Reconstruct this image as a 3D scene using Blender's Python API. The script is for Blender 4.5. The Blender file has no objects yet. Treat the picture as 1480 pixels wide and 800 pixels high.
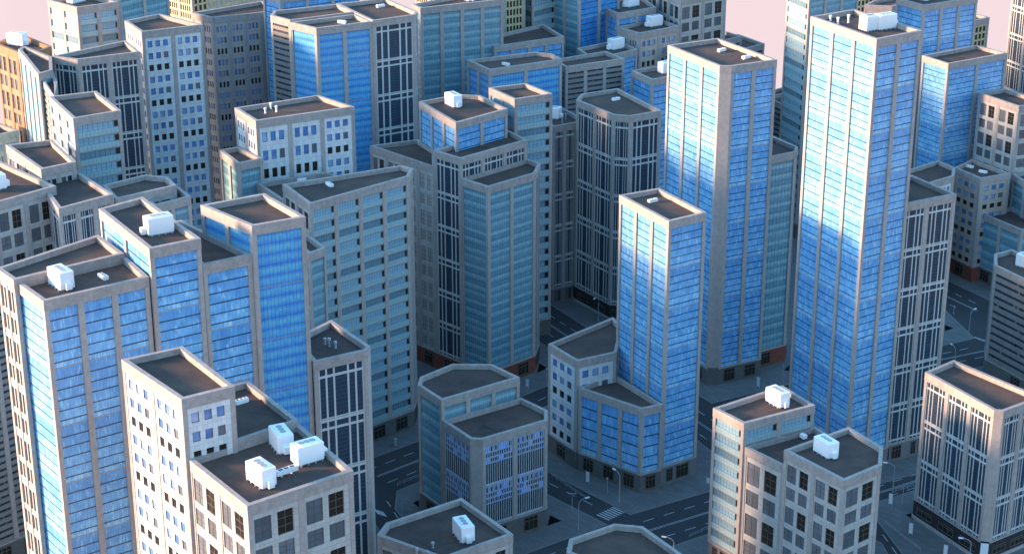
import bpy, math, random
from mathutils import Vector
random.seed(7)
scene = bpy.context.scene
C = bpy.data.collections.new('city'); scene.collection.children.link(C)

# ------------------------------------------------------------------ camera
CAM_H = 248.16
cd = bpy.data.cameras.new('camera'); cam = bpy.data.objects.new('camera', cd); C.objects.link(cam)
cam.location = (0, 0, CAM_H); cam.rotation_euler = (math.radians(90 - 21.27), 0, 0)
cd.sensor_width = 36; cd.lens = 64.78; cd.clip_start = 1; cd.clip_end = 6000
scene.camera = cam
# ------------------------------------------------------------------ light
SUN_EL, SUN_DIR = math.radians(10.5), Vector((-1.0, -0.06, 0)).normalized()
az = math.atan2(SUN_DIR.x, SUN_DIR.y)
world = bpy.data.worlds.new('World'); scene.world = world; world.use_nodes = True
nt = world.node_tree; nt.nodes.clear()
wo = nt.nodes.new('ShaderNodeOutputWorld'); mixs = nt.nodes.new('ShaderNodeMixShader')
sky = nt.nodes.new('ShaderNodeTexSky'); sky.sky_type = 'NISHITA'; sky.sun_disc = False
sky.sun_elevation = SUN_EL; sky.sun_rotation = az; sky.air_density = 1.3; sky.dust_density = 0.6; sky.ozone_density = 3.0
bg = nt.nodes.new('ShaderNodeBackground'); bg.inputs['Strength'].default_value = 0.15
bg2 = nt.nodes.new('ShaderNodeBackground'); bg2.inputs['Strength'].default_value = 1.0
bg2.inputs['Color'].default_value = (0.192, 0.151, 0.157, 1)
tc = nt.nodes.new('ShaderNodeTexCoord'); sep = nt.nodes.new('ShaderNodeSeparateXYZ')
mr = nt.nodes.new('ShaderNodeMapRange'); mr.inputs['From Min'].default_value = 0.0; mr.inputs['From Max'].default_value = 0.42
dt = nt.nodes.new('ShaderNodeVectorMath'); dt.operation = 'DOT_PRODUCT'; dt.inputs[1].default_value = SUN_DIR
nt.links.new(tc.outputs['Generated'], dt.inputs[0])
gl = nt.nodes.new('ShaderNodeMapRange'); gl.inputs['From Min'].default_value = 0.2; gl.inputs['From Max'].default_value = 1.0
gl.inputs['To Min'].default_value = 1.0; gl.inputs['To Max'].default_value = 3.6
nt.links.new(dt.outputs['Value'], gl.inputs['Value']); nt.links.new(gl.outputs[0], bg2.inputs['Strength'])
nt.links.new(tc.outputs['Generated'], sep.inputs[0]); nt.links.new(sep.outputs['Z'], mr.inputs['Value'])
tint = nt.nodes.new('ShaderNodeMixRGB'); tint.blend_type = 'MULTIPLY'; tint.inputs[0].default_value = 1.0
tint.inputs[2].default_value = (0.80, 1.06, 1.13, 1)
nt.links.new(sky.outputs[0], tint.inputs[1]); nt.links.new(tint.outputs[0], bg.inputs['Color'])
nt.links.new(mr.outputs[0], mixs.inputs[0]); nt.links.new(bg2.outputs[0], mixs.inputs[1]); nt.links.new(bg.outputs[0], mixs.inputs[2])
nt.links.new(mixs.outputs[0], wo.inputs[0])
sl = bpy.data.lights.new('sun', 'SUN'); sl.energy = 3.0; sl.angle = math.radians(7.0); sl.color = (1.0, 0.60, 0.36)
so = bpy.data.objects.new('sun', sl); C.objects.link(so)
sd = Vector((SUN_DIR.x * math.cos(SUN_EL), SUN_DIR.y * math.cos(SUN_EL), math.sin(SUN_EL)))
so.rotation_euler = sd.to_track_quat('Z', 'Y').to_euler(); so.location = (-200, -100, 400)
vs = scene.view_settings; vs.view_transform = 'Standard'; vs.look = 'None'; vs.gamma = 1; vs.exposure = 2.28
scene.cycles.max_bounces = 5; scene.cycles.diffuse_bounces = 4; scene.cycles.glossy_bounces = 2

# ------------------------------------------------------------------ data (metres)
BUILDINGS = [
    ('L', 'glass_tower', 'big blue glass tower at the front left with a white unit on its roof', 103.8, [(-97.92, 357.03), (-78.49, 371.03), (-86.77, 384.97), (-107.18, 369.03)], 'blue1', 'blue3', '', 'stone'),
    ('L2', 'office_tower', 'cream sunlit office tower at the left edge joined behind the front left blue tower', 104.88, [(-106.42, 366.43), (-86.05, 382.53), (-94.27, 394.64), (-111.9, 373.43)], 'panel2', 'blue2', '', 'stone'),
    ('L3', 'glass_tower', 'slightly raised blue glass tower between the front left tower and a sunken roof', 110.4, [(-77.79, 370.57), (-67.83, 377.05), (-85.75, 405.11), (-94.12, 396.8)], 'blue2', 'blue1', '', 'stone'),
    ('L4', 'glass_tower', 'blue glass tower with a sunken bare roof between two raised neighbours', 104.04, [(-67.83, 377.49), (-57.92, 384.01), (-77.48, 407.0), (-84.38, 403.12)], 'blue1', 'blue1', '', 'stone'),
    ('L5', 'glass_tower', 'deep blue banded glass tower with a bare square roof at the centre left', 110.88, [(-57.54, 383.76), (-46.33, 389.89), (-57.63, 406.36), (-71.06, 397.97)], 'band2', 'band1', '', 'stone'),
    ('N1', 'glass_tower', 'narrow teal glazed wing squeezed between banded blue tower and balcony tower', 72.0, [(-55.23, 469.98), (-51.17, 474.87), (-57.46, 486.01), (-61.61, 481.47)], 'teal1', 'teal1', '', 'stone'),
    ('N0', 'apartment_tower', 'large cyan balcony tower with a long wedge shaped roof', 80.76, [(-56.42, 486.12), (-30.07, 510.74), (-29.24, 518.27), (-32.98, 521.26), (-66.0, 503.5)], 'panel2', 'balcony4', '', 'stone'),
    ('G1', 'office_tower', 'white mullioned office block with three grey vent pipes at the lower left', 75.6, [(-45.68, 389.18), (-33.87, 396.21), (-33.38, 398.46), (-44.07, 414.53), (-51.82, 403.15)], 'grid1', 'grid1', '', 'stone'),
    ('F1', 'apartment_tower', 'cream sunlit apartment tower with small square windows at the front left', 96.0, [(-64.29, 325.34), (-54.85, 331.49), (-68.48, 351.4), (-79.74, 344.6)], 'punched2', 'punched1', '', 'stone'),
    ('F3', 'office_block', 'low dark roofed wing with one small vent behind the cream apartment tower', 83.76, [(-55.24, 331.96), (-43.81, 341.56), (-56.78, 361.01), (-69.7, 352.88)], 'panel1', 'panel2', '', 'stone'),
    ('F2', 'office_tower', 'grey panel office tower at the bottom left carrying three white rooftop units', 82.8, [(-49.65, 306.52), (-30.96, 320.96), (-43.94, 342.08), (-63.87, 325.9)], 'panel2', 'panel2', '', 'stone'),
    ('F4', 'office_block', 'low sunlit office block at the bottom centre with one unit and three pipes', 39.6, [(-15.42, 362.09), (0.24, 373.16), (-12.08, 390.69), (-29.26, 378.49), (-30.96, 372.75)], 'panel2', 'panel2', '', 'stone'),
    ('S0', 'louvred_building', 'dark grey louvred building at the left edge beside the cream tower', 78.0, [(-137.44, 424.74), (-125.54, 437.6), (-137.45, 450.54), (-150.27, 438.97)], 'stripe2', 'stripe2', '', 'stone'),
    ('C1', 'glass_block', 'low octagonal roofed glass block standing behind the finned blue block', 38.4, [(-18.92, 448.02), (2.13, 462.8), (-5.58, 471.77), (-16.63, 472.01), (-25.31, 463.07), (-25.73, 457.82)], 'teal1', 'teal3', '', 'stone'),
    ('C2', 'finned_office_block', 'low blue office block with white vertical fins and cut corners', 32.4, [(-10.99, 436.89), (-7.72, 436.61), (9.63, 448.22), (9.62, 454.55), (2.44, 462.53), (-18.79, 448.13)], 'fin1', 'fin2', '', 'stone'),
    ('M', 'glass_tower', 'slim free standing blue glass tower in the middle, its top sunlit', 80.64, [(42.63, 471.95), (53.5, 479.34), (42.07, 500.51), (30.37, 494.24)], 'blue3', 'blue1', '', 'office'),
    ('POD', 'glass_block', 'low blue glass podium with a wedge roof at the foot of the slim tower', 26.4, [(36.42, 467.72), (42.56, 470.92), (29.77, 491.72), (19.14, 482.02)], 'blue3', 'blue1', '', 'stone'),
    ('W1', 'apartment_block', 'low white apartment block with small windows left of the blue podium', 34.56, [(18.54, 482.48), (30.25, 488.69), (33.11, 507.79), (30.54, 515.17), (10.6, 494.78)], 'punched1', 'punched1', '', 'stone'),
    ('D', 'glass_tower', 'tall blue glass tower with a blank grey cut corner and two roof vents', 105.6, [(62.73, 541.7), (66.35, 541.56), (81.06, 549.23), (65.8, 576.49), (49.08, 567.21)], 'blue3', 'blue2', '', 'stone'),
    ('D2', 'glass_tower', 'teal glass tower with a brick base behind the tall tower with a blank corner', 72.6, [(75.9, 551.77), (90.65, 560.82), (91.77, 566.09), (85.41, 577.85), (76.75, 567.89)], 'teal1', 'teal1', '', 'brick'),
    ('T1', 'glass_tower', 'tallest blue glass tower at the right with two large units on its roof', 130.2, [(96.24, 475.74), (110.25, 485.39), (96.3, 510.62), (82.81, 501.87)], 'blue3', 'blue2', '', 'office'),
    ('T1R', 'office_tower', 'white mullioned office tower attached right of the tallest blue tower', 80.76, [(107.81, 485.11), (125.84, 494.79), (116.71, 512.04), (106.99, 506.54)], 'grid2', 'grid2', '', 'office'),
    ('BR', 'office_block', 'mullioned office block with pink lit left wall at the lower right corner', 44.16, [(124.15, 429.61), (126.41, 429.04), (138.63, 437.6), (120.86, 461.53), (111.39, 453.62)], 'grid3', 'grid2', '', 'dark'),
    ('BMa', 'apartment_block', 'balcony apartment block with one white unit at the lower right', 44.4, [(58.77, 421.28), (78.38, 432.2), (71.59, 444.39), (51.89, 430.48)], 'balcony1', 'balcony2', '', 'office'),
    ('BMb', 'office_block', 'low linking office wing between the two lower right units', 37.8, [(67.78, 410.5), (82.08, 427.65), (78.84, 433.33), (59.09, 421.61)], 'panel1', 'panel1', '', 'stone'),
    ('BMc', 'office_block', 'grey panel office block with an angled roof corner at the lower right', 42.84, [(79.49, 393.23), (90.02, 401.47), (92.15, 411.04), (85.6, 422.58), (67.39, 409.63)], 'panel2', 'panel1', '', 'stone'),
    ('BB', 'office_block', 'octagonal dark roofed block cut by the bottom edge of the view', 32.4, [(25.36, 367.2), (39.58, 376.66), (31.34, 389.83), (24.58, 391.17), (13.61, 383.75), (12.77, 377.55)], 'grid1', 'grid1', '', 'stone'),
    ('SR', 'louvred_building', 'pinkish louvred building at the right edge below the road', 38.4, [(153.97, 549.17), (167.21, 523.15), (174.74, 542.52), (163.16, 563.75), (156.38, 559.54)], 'stripe1', 'stripe1', '', 'stone'),
    ('K', 'office_tower', 'dark mullioned tower with cut corners left of the tall blue tower', 74.4, [(33.97, 596.38), (39.79, 594.76), (50.68, 601.46), (37.24, 629.67), (24.17, 622.29), (22.11, 614.51)], 'grid2', 'grid1', 'grid1', 'dark'),
    ('K2', 'office_tower', 'mullioned office tower with a white unit wedged behind the balcony tower', 66.0, [(14.24, 610.67), (26.45, 618.3), (17.93, 634.35), (7.24, 625.94)], 'grid1', 'grid3', '', 'office'),
    ('H', 'apartment_tower', 'slim teal balcony tower right of the central stepped cluster', 85.2, [(0.86, 577.11), (13.28, 583.9), (4.46, 597.03), (-7.65, 591.25)], 'balcony2', 'balcony1', '', 'stone'),
    ('E', 'glass_tower', 'raised top of the central stepped cluster with orange pilasters and a white unit', 83.4, [(-17.61, 556.43), (-1.41, 572.46), (-10.52, 588.36), (-17.95, 589.68), (-30.37, 580.93)], 'blue3', 'blue2', '', 'stone'),
    ('E2', 'office_tower', 'brown panel office tower with a triangular roof in the central cluster', 69.6, [(-24.5, 554.27), (-25.22, 572.56), (-30.94, 584.03), (-46.44, 577.01)], 'panel4', 'panel2', '', 'brick'),
    ('E3', 'office_tower', 'mullioned middle step of the central cluster with a narrow bare roof', 75.0, [(-16.02, 545.93), (4.92, 565.78), (-1.1, 576.65), (-24.78, 554.51)], 'grid1', 'grid3', '', 'brick'),
    ('E4', 'glass_tower', 'lowest teal glass step of the central cluster facing the street', 68.4, [(-7.38, 537.99), (7.46, 551.77), (9.12, 561.75), (4.96, 566.84), (-16.09, 546.38)], 'teal1', 'teal2', '', 'brick'),
    ('P1', 'apartment_tower', 'white and cyan apartment tower with three vent pipes at the centre left', 93.6, [(-75.72, 524.13), (-47.77, 539.2), (-59.97, 552.16), (-83.9, 538.11)], 'punched2', 'punchedw3', '', 'stone'),
    ('P2', 'apartment_tower', 'narrow orange lit wing left of the white apartment tower', 82.8, [(-80.52, 516.34), (-73.89, 521.75), (-82.69, 533.46), (-87.92, 530.07)], 'teal2', 'teal1', '', 'stone'),
    ('P3', 'office_block', 'low roof squeezed between the white apartment tower and the wedge roof', 75.6, [(-65.94, 503.59), (-45.36, 521.46), (-56.54, 530.73), (-75.86, 520.02)], 'panel2', 'panel2', '', 'stone'),
    ('Q1', 'apartment_tower', 'cream and cyan balcony tower with bare roof at the left', 104.4, [(-121.13, 489.75), (-109.53, 497.7), (-120.78, 518.14), (-132.94, 512.07)], 'balcony3', 'balcony1', '', 'stone'),
    ('Q2', 'office_block', 'low cream sunlit block with bare brown roof at the left', 96.0, [(-126.15, 470.34), (-118.21, 476.77), (-129.45, 497.39), (-141.23, 492.52)], 'panel2', 'panel2', '', 'stone'),
    ('Q3', 'office_tower', 'mullioned block with a bare roof right of the roof cut by the left edge', 92.4, [(-116.71, 448.44), (-105.0, 460.15), (-121.23, 483.35), (-130.25, 477.06)], 'grid2', 'grid3', '', 'stone'),
    ('Q4', 'office_tower', 'grey panel tower cut by the left edge with a cyan tinted unit', 93.6, [(-139.89, 442.57), (-120.78, 463.45), (-142.62, 486.7), (-153.09, 479.79)], 'panel2', 'panel3', '', 'stone'),
    ('Q5', 'office_block', 'low block with a cut cornered roof behind the front left tower', 90.0, [(-105.28, 463.35), (-91.06, 474.75), (-94.57, 481.95), (-101.43, 484.06), (-111.07, 474.95)], 'panel1', 'panel2', '', 'stone'),
    ('Q6', 'glass_block', 'small teal glazed block peeking over the front left tower', 87.6, [(-95.46, 465.01), (-86.9, 472.5), (-91.82, 481.35), (-100.18, 472.44)], 'teal1', 'teal2', '', 'stone'),
    ('Q7', 'apartment_block', 'dim low apartment block far down at the left edge', 78.0, [(-165.22, 558.89), (-157.94, 566.52), (-167.46, 575.83), (-171.59, 570.32)], 'punchedt2', 'punchedt2', '', 'stone'),
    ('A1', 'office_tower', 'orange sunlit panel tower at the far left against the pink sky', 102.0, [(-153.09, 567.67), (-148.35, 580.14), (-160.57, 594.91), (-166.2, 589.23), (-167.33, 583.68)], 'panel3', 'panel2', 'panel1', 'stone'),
    ('A2a', 'glass_tower', 'narrow wedge tower with a slanting cyan striped wall at the far left', 103.2, [(-143.17, 541.37), (-140.13, 546.25), (-144.05, 562.19), (-155.85, 575.77), (-156.83, 571.74)], 'cyan4', 'cyan1', '', 'stone'),
    ('A2b', 'office_tower', 'thin brown wedge in front of the slanting cyan striped wall', 100.8, [(-134.85, 525.28), (-137.58, 540.71), (-142.04, 554.47), (-145.25, 549.11)], 'stripe2', 'stripe1', '', 'stone'),
    ('A3', 'office_tower', 'mullioned tower with a long wedge roof at the upper left', 103.2, [(-135.19, 558.81), (-117.52, 568.43), (-125.07, 583.33), (-144.33, 562.7)], 'grid1', 'grid2', 'grid1', 'stone'),
    ('A4', 'apartment_tower', 'cream sunlit and cyan balcony tower at the top left corner', 108.0, [(-146.11, 609.2), (-133.73, 617.59), (-147.54, 630.38), (-158.67, 620.61)], 'balcony2', 'balcony2', '', 'stone'),
    ('A5', 'glass_tower', 'teal glass tower between cream balcony tower and yellow windowed tower', 111.6, [(-135.62, 627.27), (-121.67, 645.54), (-136.2, 653.71), (-144.88, 636.18)], 'teal2', 'teal2', '', 'stone'),
    ('A6', 'apartment_tower', 'cyan apartment tower with a pointed bare roof at the upper left', 104.4, [(-121.0, 589.78), (-102.42, 599.79), (-119.83, 615.69), (-129.59, 605.54)], 'punched2', 'punched2', '', 'stone'),
    ('A7', 'office_tower', 'yellow and green windowed tower at the top left', 82.8, [(-131.55, 746.57), (-105.32, 781.97), (-134.58, 770.61), (-144.93, 759.68)], 'green2', 'green3', '', 'stone'),
    ('A8', 'apartment_tower', 'grey apartment tower with an orange lit edge left of the striped tower', 94.8, [(-107.73, 650.42), (-85.43, 661.46), (-84.82, 664.8), (-93.24, 677.24), (-116.33, 657.96)], 'punchedt2', 'punchedt4', '', 'stone'),
    ('A9', 'glass_tower', 'dark blue tower at the top edge behind the striped tower', 103.2, [(-82.58, 646.8), (-55.62, 664.08), (-74.46, 675.83), (-89.72, 654.63)], 'blue1', 'blue3', '', 'stone'),
    ('B1', 'louvred_tower', 'tower with an orange lit louvred wall and long bare roof', 104.64, [(-74.18, 604.86), (-53.47, 617.11), (-60.55, 629.23), (-81.19, 619.11), (-81.62, 612.24)], 'stripe1', 'band2', '', 'stone'),
    ('B2', 'glass_tower', 'banded blue and green glass tower with a single small vent', 104.4, [(-64.41, 594.69), (-46.63, 604.05), (-53.29, 615.07), (-73.99, 603.1)], 'band1', 'band2', '', 'stone'),
    ('B3', 'office_tower', 'mullioned tower with a long white vent right of the banded glass tower', 104.76, [(-46.52, 603.82), (-32.64, 612.63), (-32.13, 616.73), (-44.32, 637.88), (-60.77, 629.13)], 'grid1', 'grid1', '', 'stone'),
    ('B4', 'glass_tower', 'wide teal glass tower at the top centre with four bays', 98.4, [(-32.85, 650.04), (-3.18, 664.16), (-13.01, 676.82), (-36.14, 656.09)], 'teal1', 'teal4', '', 'stone'),
    ('B5', 'office_tower', 'distant green windowed tower glimpsed above the wide teal tower', 98.4, [(-25.79, 674.39), (5.1, 692.56), (-10.94, 711.33), (-36.63, 686.2)], 'green2', 'green4', '', 'stone'),
    ('C1t', 'glass_tower', 'banded blue block with purple left wall behind the central cluster', 82.8, [(-7.87, 623.01), (17.83, 637.91), (14.54, 645.26), (8.51, 648.22), (-15.93, 636.75)], 'band2', 'band2', '', 'stone'),
    ('C2t', 'glass_tower', 'blue block with a bare triangular roof right of the wide teal tower', 81.6, [(-6.47, 661.0), (19.57, 675.88), (11.96, 696.26), (-13.02, 672.49)], 'blue2', 'blue4', '', 'stone'),
    ('C3', 'office_tower', 'distant mullioned tower at the top edge right of the wide teal tower', 96.0, [(-3.32, 694.97), (7.35, 707.44), (-0.16, 716.31), (-10.84, 703.56)], 'grid1', 'grid1', '', 'stone'),
    ('C4', 'apartment_tower', 'distant slim balcony tower left of the dark blue tower', 96.0, [(7.81, 699.95), (17.34, 710.03), (12.11, 720.27), (1.18, 709.92)], 'balcony1', 'balcony1', '', 'stone'),
    ('C5', 'glass_tower', 'distant dark blue tower with orange pilasters on its teal left wall', 98.4, [(25.72, 696.4), (42.14, 711.69), (27.23, 724.71), (14.65, 711.5)], 'teal2', 'bluedk2', '', 'stone'),
    ('C6', 'louvred_building', 'grey louvred building below the distant dark blue tower', 78.0, [(19.31, 645.1), (41.15, 657.05), (34.84, 668.21), (15.05, 655.91)], 'stripe2', 'stripe3', '', 'stone'),
    ('C7', 'glass_block', 'low blue block carrying a white unit beside the louvred building', 75.6, [(30.13, 665.24), (47.49, 680.34), (40.67, 694.83), (24.52, 681.79)], 'blue2', 'blue2', '', 'stone'),
    ('C8', 'apartment_block', 'distant apartment block with nine visible windows and a white unit', 80.4, [(48.37, 685.82), (64.63, 697.61), (56.39, 711.37), (40.53, 695.77)], 'punchedt2', 'punchedt2', '', 'stone'),
    ('C9', 'glass_tower', 'far blue block with a white unit at the top edge of the view', 85.2, [(40.62, 697.83), (56.31, 708.5), (51.32, 731.8), (32.56, 715.57)], 'blue2', 'blue2', '', 'stone'),
    ('C10', 'office_tower', 'far panel tower with an orange lit left wall against the pink sky', 90.0, [(64.93, 700.64), (84.4, 715.41), (72.85, 741.03), (53.71, 727.85)], 'panel3', 'panel2', '', 'stone'),
    ('C11', 'office_block', 'far low block with a brown roof just behind the tall blue tower', 67.2, [(81.91, 724.3), (93.69, 734.74), (80.59, 754.4), (71.46, 751.29)], 'panel3', 'grid1', '', 'stone'),
    ('C12', 'louvred_building', 'far low louvred block nearest the pink sky gap', 64.8, [(91.43, 721.47), (102.66, 732.29), (93.91, 748.04), (85.63, 745.61)], 'stripe1', 'stripe1', '', 'stone'),
    ('C14', 'glass_block', 'small blue block with an orange topped left wall left of the tall tower', 74.4, [(50.15, 641.05), (68.0, 653.12), (60.05, 663.96), (43.53, 653.96)], 'blue1', 'blue2', '', 'stone'),
    ('C15', 'office_block', 'low pinkish block between the nine window block and the tall blue tower', 73.2, [(67.84, 678.84), (82.29, 691.6), (72.99, 705.79), (57.88, 695.79)], 'panel2', 'panel1', '', 'stone'),
    ('R1a', 'apartment_tower', 'far tower with an orange lit balcony wall behind the tallest blue tower', 103.2, [(111.09, 679.48), (132.77, 695.79), (122.99, 708.66), (105.1, 695.61)], 'balcony1', 'teal3', '', 'stone'),
    ('R1b', 'office_tower', 'far green windowed tower just above the vent pipes of the tallest tower', 78.0, [(147.46, 787.83), (158.94, 794.94), (157.13, 815.27), (145.34, 809.28)], 'green1', 'green1', '', 'stone'),
    ('R1c', 'office_block', 'far small windowed block behind the units of the tallest tower', 74.4, [(158.62, 757.34), (172.86, 770.39), (165.35, 776.97), (152.83, 768.29), (147.52, 759.83)], 'grid1', 'punched2', '', 'stone'),
    ('R2', 'glass_tower', 'blue glass tower with a cyan left wall behind the tallest tower', 91.2, [(155.54, 685.35), (179.27, 699.63), (171.33, 716.77), (147.59, 698.23)], 'blue1', 'blue3', '', 'stone'),
    ('R3', 'office_block', 'far narrow green windowed block right of the rear blue tower', 78.0, [(179.53, 714.04), (190.46, 722.35), (186.84, 727.72), (180.85, 729.5)], 'green1', 'green1', '', 'stone'),
    ('R4', 'glass_tower', 'blue glass block with an orange edged left wall and bare roof at the upper right', 75.6, [(160.27, 658.93), (185.85, 674.62), (177.16, 686.92), (153.17, 671.03)], 'blue1', 'blue2', '', 'stone'),
    ('R5', 'office_tower', 'orange framed mullioned tower cut by the top right corner', 90.0, [(222.34, 713.81), (246.52, 739.53), (227.84, 773.83), (206.69, 752.69)], 'grid4', 'grid2', '', 'stone'),
    ('R6', 'office_tower', 'brown panel tower with a red lit corner at the right edge', 63.6, [(183.64, 644.44), (196.56, 648.61), (184.57, 668.3), (173.36, 662.49)], 'panel2', 'panel1', '', 'stone'),
    ('R7', 'apartment_block', 'small apartment block with a brick base and two vents at the right', 40.08, [(169.15, 632.34), (181.44, 638.34), (171.56, 655.71), (162.57, 645.12)], 'punchedt1', 'punchedt1', '', 'brick'),
    ('R8', 'apartment_block', 'low white block with a brown roof behind the tallest blue tower', 43.2, [(144.75, 615.61), (157.73, 625.81), (160.38, 635.45), (155.92, 644.15), (138.98, 629.71)], 'punched1', 'punched2', '', 'brick'),
    ('R9', 'glass_block', 'low dim glazed block with a bare roof at the right edge', 25.8, [(181.28, 617.4), (196.22, 623.32), (183.84, 642.22), (170.89, 635.99)], 'teal2', 'teal2', '', 'stone'),
    ('R10', 'glass_block', 'dim teal block at the right edge beside the two vent roof', 38.4, [(187.82, 624.74), (200.58, 635.02), (194.43, 649.64), (183.29, 643.0)], 'teal2', 'teal1', '', 'stone'),
    ('S1', 'louvred_building', 'red lit louvred block between the two tall blue towers', 46.8, [(108.14, 703.83), (127.17, 712.23), (121.18, 727.67), (103.07, 714.13)], 'stripe1', 'stripe2', '', 'stone'),
    ('S2', 'office_block', 'thin far roof line between the two tall blue towers', 40.8, [(107.41, 738.57), (117.07, 746.07), (113.61, 752.55), (103.77, 743.86)], 'grid1', 'grid1', '', 'stone'),
    ('HID', 'office_block', 'office block in the rear court between white mullioned block and balcony tower', 58.0, [(-61.2, 422.4), (-41.4, 419.4), (-40.2, 436.8), (-55.2, 445.2)], 'panel2', 'panel2', '', 'stone'),  # out of camera view, added to cast shade on the lower right blocks
]

ROOF_UNITS = [
    ('L', -96.28, 365.31, 102.48, 0.685, 3.44, 5.49, 3.97, 'large white rooftop unit on the front left blue tower beside a small vent'),
    ('L3', -80.02, 381.33, 109.08, 0.513, 5.69, 2.96, 3.56, 'wide white rooftop unit on the raised blue block stepping up beside the front left tower'),
    ('F2', -47.98, 315.09, 81.48, 0.679, 3.63, 5.92, 3.88, 'white cubic rooftop unit standing lowest of three on the big front roof'),
    ('F2', -46.58, 329.93, 81.48, 0.45, 2.69, 6.76, 3.39, 'white rooftop unit at the back of the big front roof, next to the inner parapet'),
    ('F2', -42.14, 324.67, 81.48, 0.598, 6.04, 3.56, 4.26, 'long white rooftop unit at the right edge of the big three unit roof'),
    ('F4', -11.57, 370.66, 38.28, 0.388, 2.97, 5.38, 3.96, 'white rooftop unit beside three pipes on the low bottom centre roof'),
    ('T1', 95.86, 488.61, 128.88, 0.539, 4.17, 3.33, 3.63, 'left one of two white rooftop units standing close together on the tallest blue tower'),
    ('T1', 99.7, 490.12, 128.88, 0.499, 6.34, 3.17, 3.64, 'right one of two white rooftop units standing close together on the tallest blue tower'),
    ('E', -18.99, 577.12, 82.08, 0.54, 3.66, 5.82, 3.72, 'white upright rooftop unit on the raised blue storey of the central cluster'),
    ('C7', 38.25, 683.26, 74.28, 0.644, 4.63, 3.41, 3.23, 'white rooftop unit on the low roof below the distant dark blue tower'),
    ('C8', 53.66, 700.19, 79.08, 0.559, 5.41, 2.52, 3.28, 'white rooftop unit on the distant apartment block with nine visible windows'),
    ('C9', 45.8, 712.97, 83.88, 0.701, 5.64, 2.75, 3.59, 'white rooftop unit on the far blue block at the top of the view'),
    ('C14', 55.17, 653.13, 73.08, 0.671, 5.51, 4.26, 3.37, 'pinkish white rooftop unit peeking out left of the tall blue tower with a blank corner'),
    ('BMa', 69.4, 432.41, 43.08, 0.577, 3.08, 5.7, 3.95, 'white rooftop unit on the balcony block at the lower right'),
    ('BMc', 77.89, 406.62, 41.52, 0.537, 3.32, 5.93, 3.8, 'white rooftop unit on the grey panel block at the lower right with an angled corner'),
    ('K2', 16.45, 623.15, 64.68, 1.19, 2.79, 6.38, 4.29, 'white rooftop unit behind the balcony tower, beside two grey vents'),
    ('B4', -15.85, 665.38, 97.08, 0.723, 4.33, 4.83, 2.57, 'white rooftop unit at the top edge on the wide teal tower'),
    ('A4', -149.7, 619.09, 106.68, 0.958, 9.77, 4.71, 2.39, 'long white rooftop unit on the cream and cyan tower at the top left'),
    ('A1', -158.67, 584.41, 100.68, 1.274, 3.84, 5.28, 2.53, 'white rooftop unit on the sunlit orange block at the far left'),
    ('Q4', -138.86, 461.33, 92.28, 0.659, 8.04, 4.66, 3.85, 'cyan tinted white rooftop unit cut by the left edge of the view'),
    ('R2', 158.99, 697.59, 89.88, 0.773, 5.15, 4.23, 2.42, 'white rooftop unit on the blue tower behind the tallest tower'),
    ('SR', 165.32, 547.73, 37.08, 0.728, 4.64, 5.12, 2.36, 'pale rooftop unit on the louvred block at the right edge'),
    ('BMb', 75.18, 427.49, 36.48, 0.552, 1.15, 1.73, 0.99, 'tiny grey vent box on the low linking roof at the lower right'),
    ('C15', 65.83, 703.83, 71.88, 0.703, 1.72, 1.31, 0.97, 'tiny white vent box on a low roof behind the tall blue tower'),
]

ROOF_VENTS = [
    ('L', -88.32, 371.82, 102.48, 0.722, 1.25, 4.4, 0.97, 'small white three fan vent on the front left blue tower'),
    ('M', 38.77, 490.6, 79.32, 0.602, 4.16, 1.66, 0.93, 'white three fan vent on the slim sunlit blue tower in the middle'),
    ('D', 65.01, 563.12, 104.28, 0.706, 4.87, 2.62, 1.0, 'farther of two white fan vents on the tall blue tower with a blank corner'),
    ('D', 71.66, 554.26, 104.28, 0.671, 4.53, 2.89, 0.99, 'nearer of two white fan vents on the tall blue tower with a blank corner'),
    ('K', 35.18, 617.49, 73.08, 0.631, 4.65, 2.43, 1.12, 'white three fan vent on the dark mullioned tower with an angled corner'),
    ('N0', -52.38, 504.37, 79.44, 0.579, 1.62, 5.33, 0.94, 'white three fan vent on the long wedge roof of the balcony tower'),
    ('P3', -64.34, 525.04, 74.28, 0.565, 3.11, 1.53, 0.87, 'white vent on the low roof tucked behind the wedge roofed balcony tower'),
    ('B2', -55.88, 606.07, 103.08, 1.175, 2.26, 5.89, 0.94, 'white three fan vent on the banded glass tower with the striped left wall'),
    ('B3', -46.45, 628.08, 103.44, 0.641, 4.11, 1.86, 0.97, 'long white vent on the mullioned tower at the top of the view'),
    ('C1t', -1.4, 632.75, 81.48, 0.853, 1.78, 5.18, 0.88, 'white vent on the banded blue block behind the central cluster'),
    ('R7', 169.87, 647.91, 38.76, 0.857, 1.76, 5.04, 0.94, 'farther one of two pink lit vents on the small apartment block at the right'),
    ('R7', 173.36, 641.61, 38.76, 0.888, 2.11, 4.52, 0.93, 'nearer one of two pink lit vents on the small apartment block at the right'),
    ('F3', -57.85, 351.11, 82.44, 0.677, 2.19, 1.88, 0.8, 'white three fan vent on the lower roof right behind the cream apartment tower'),
]

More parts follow.
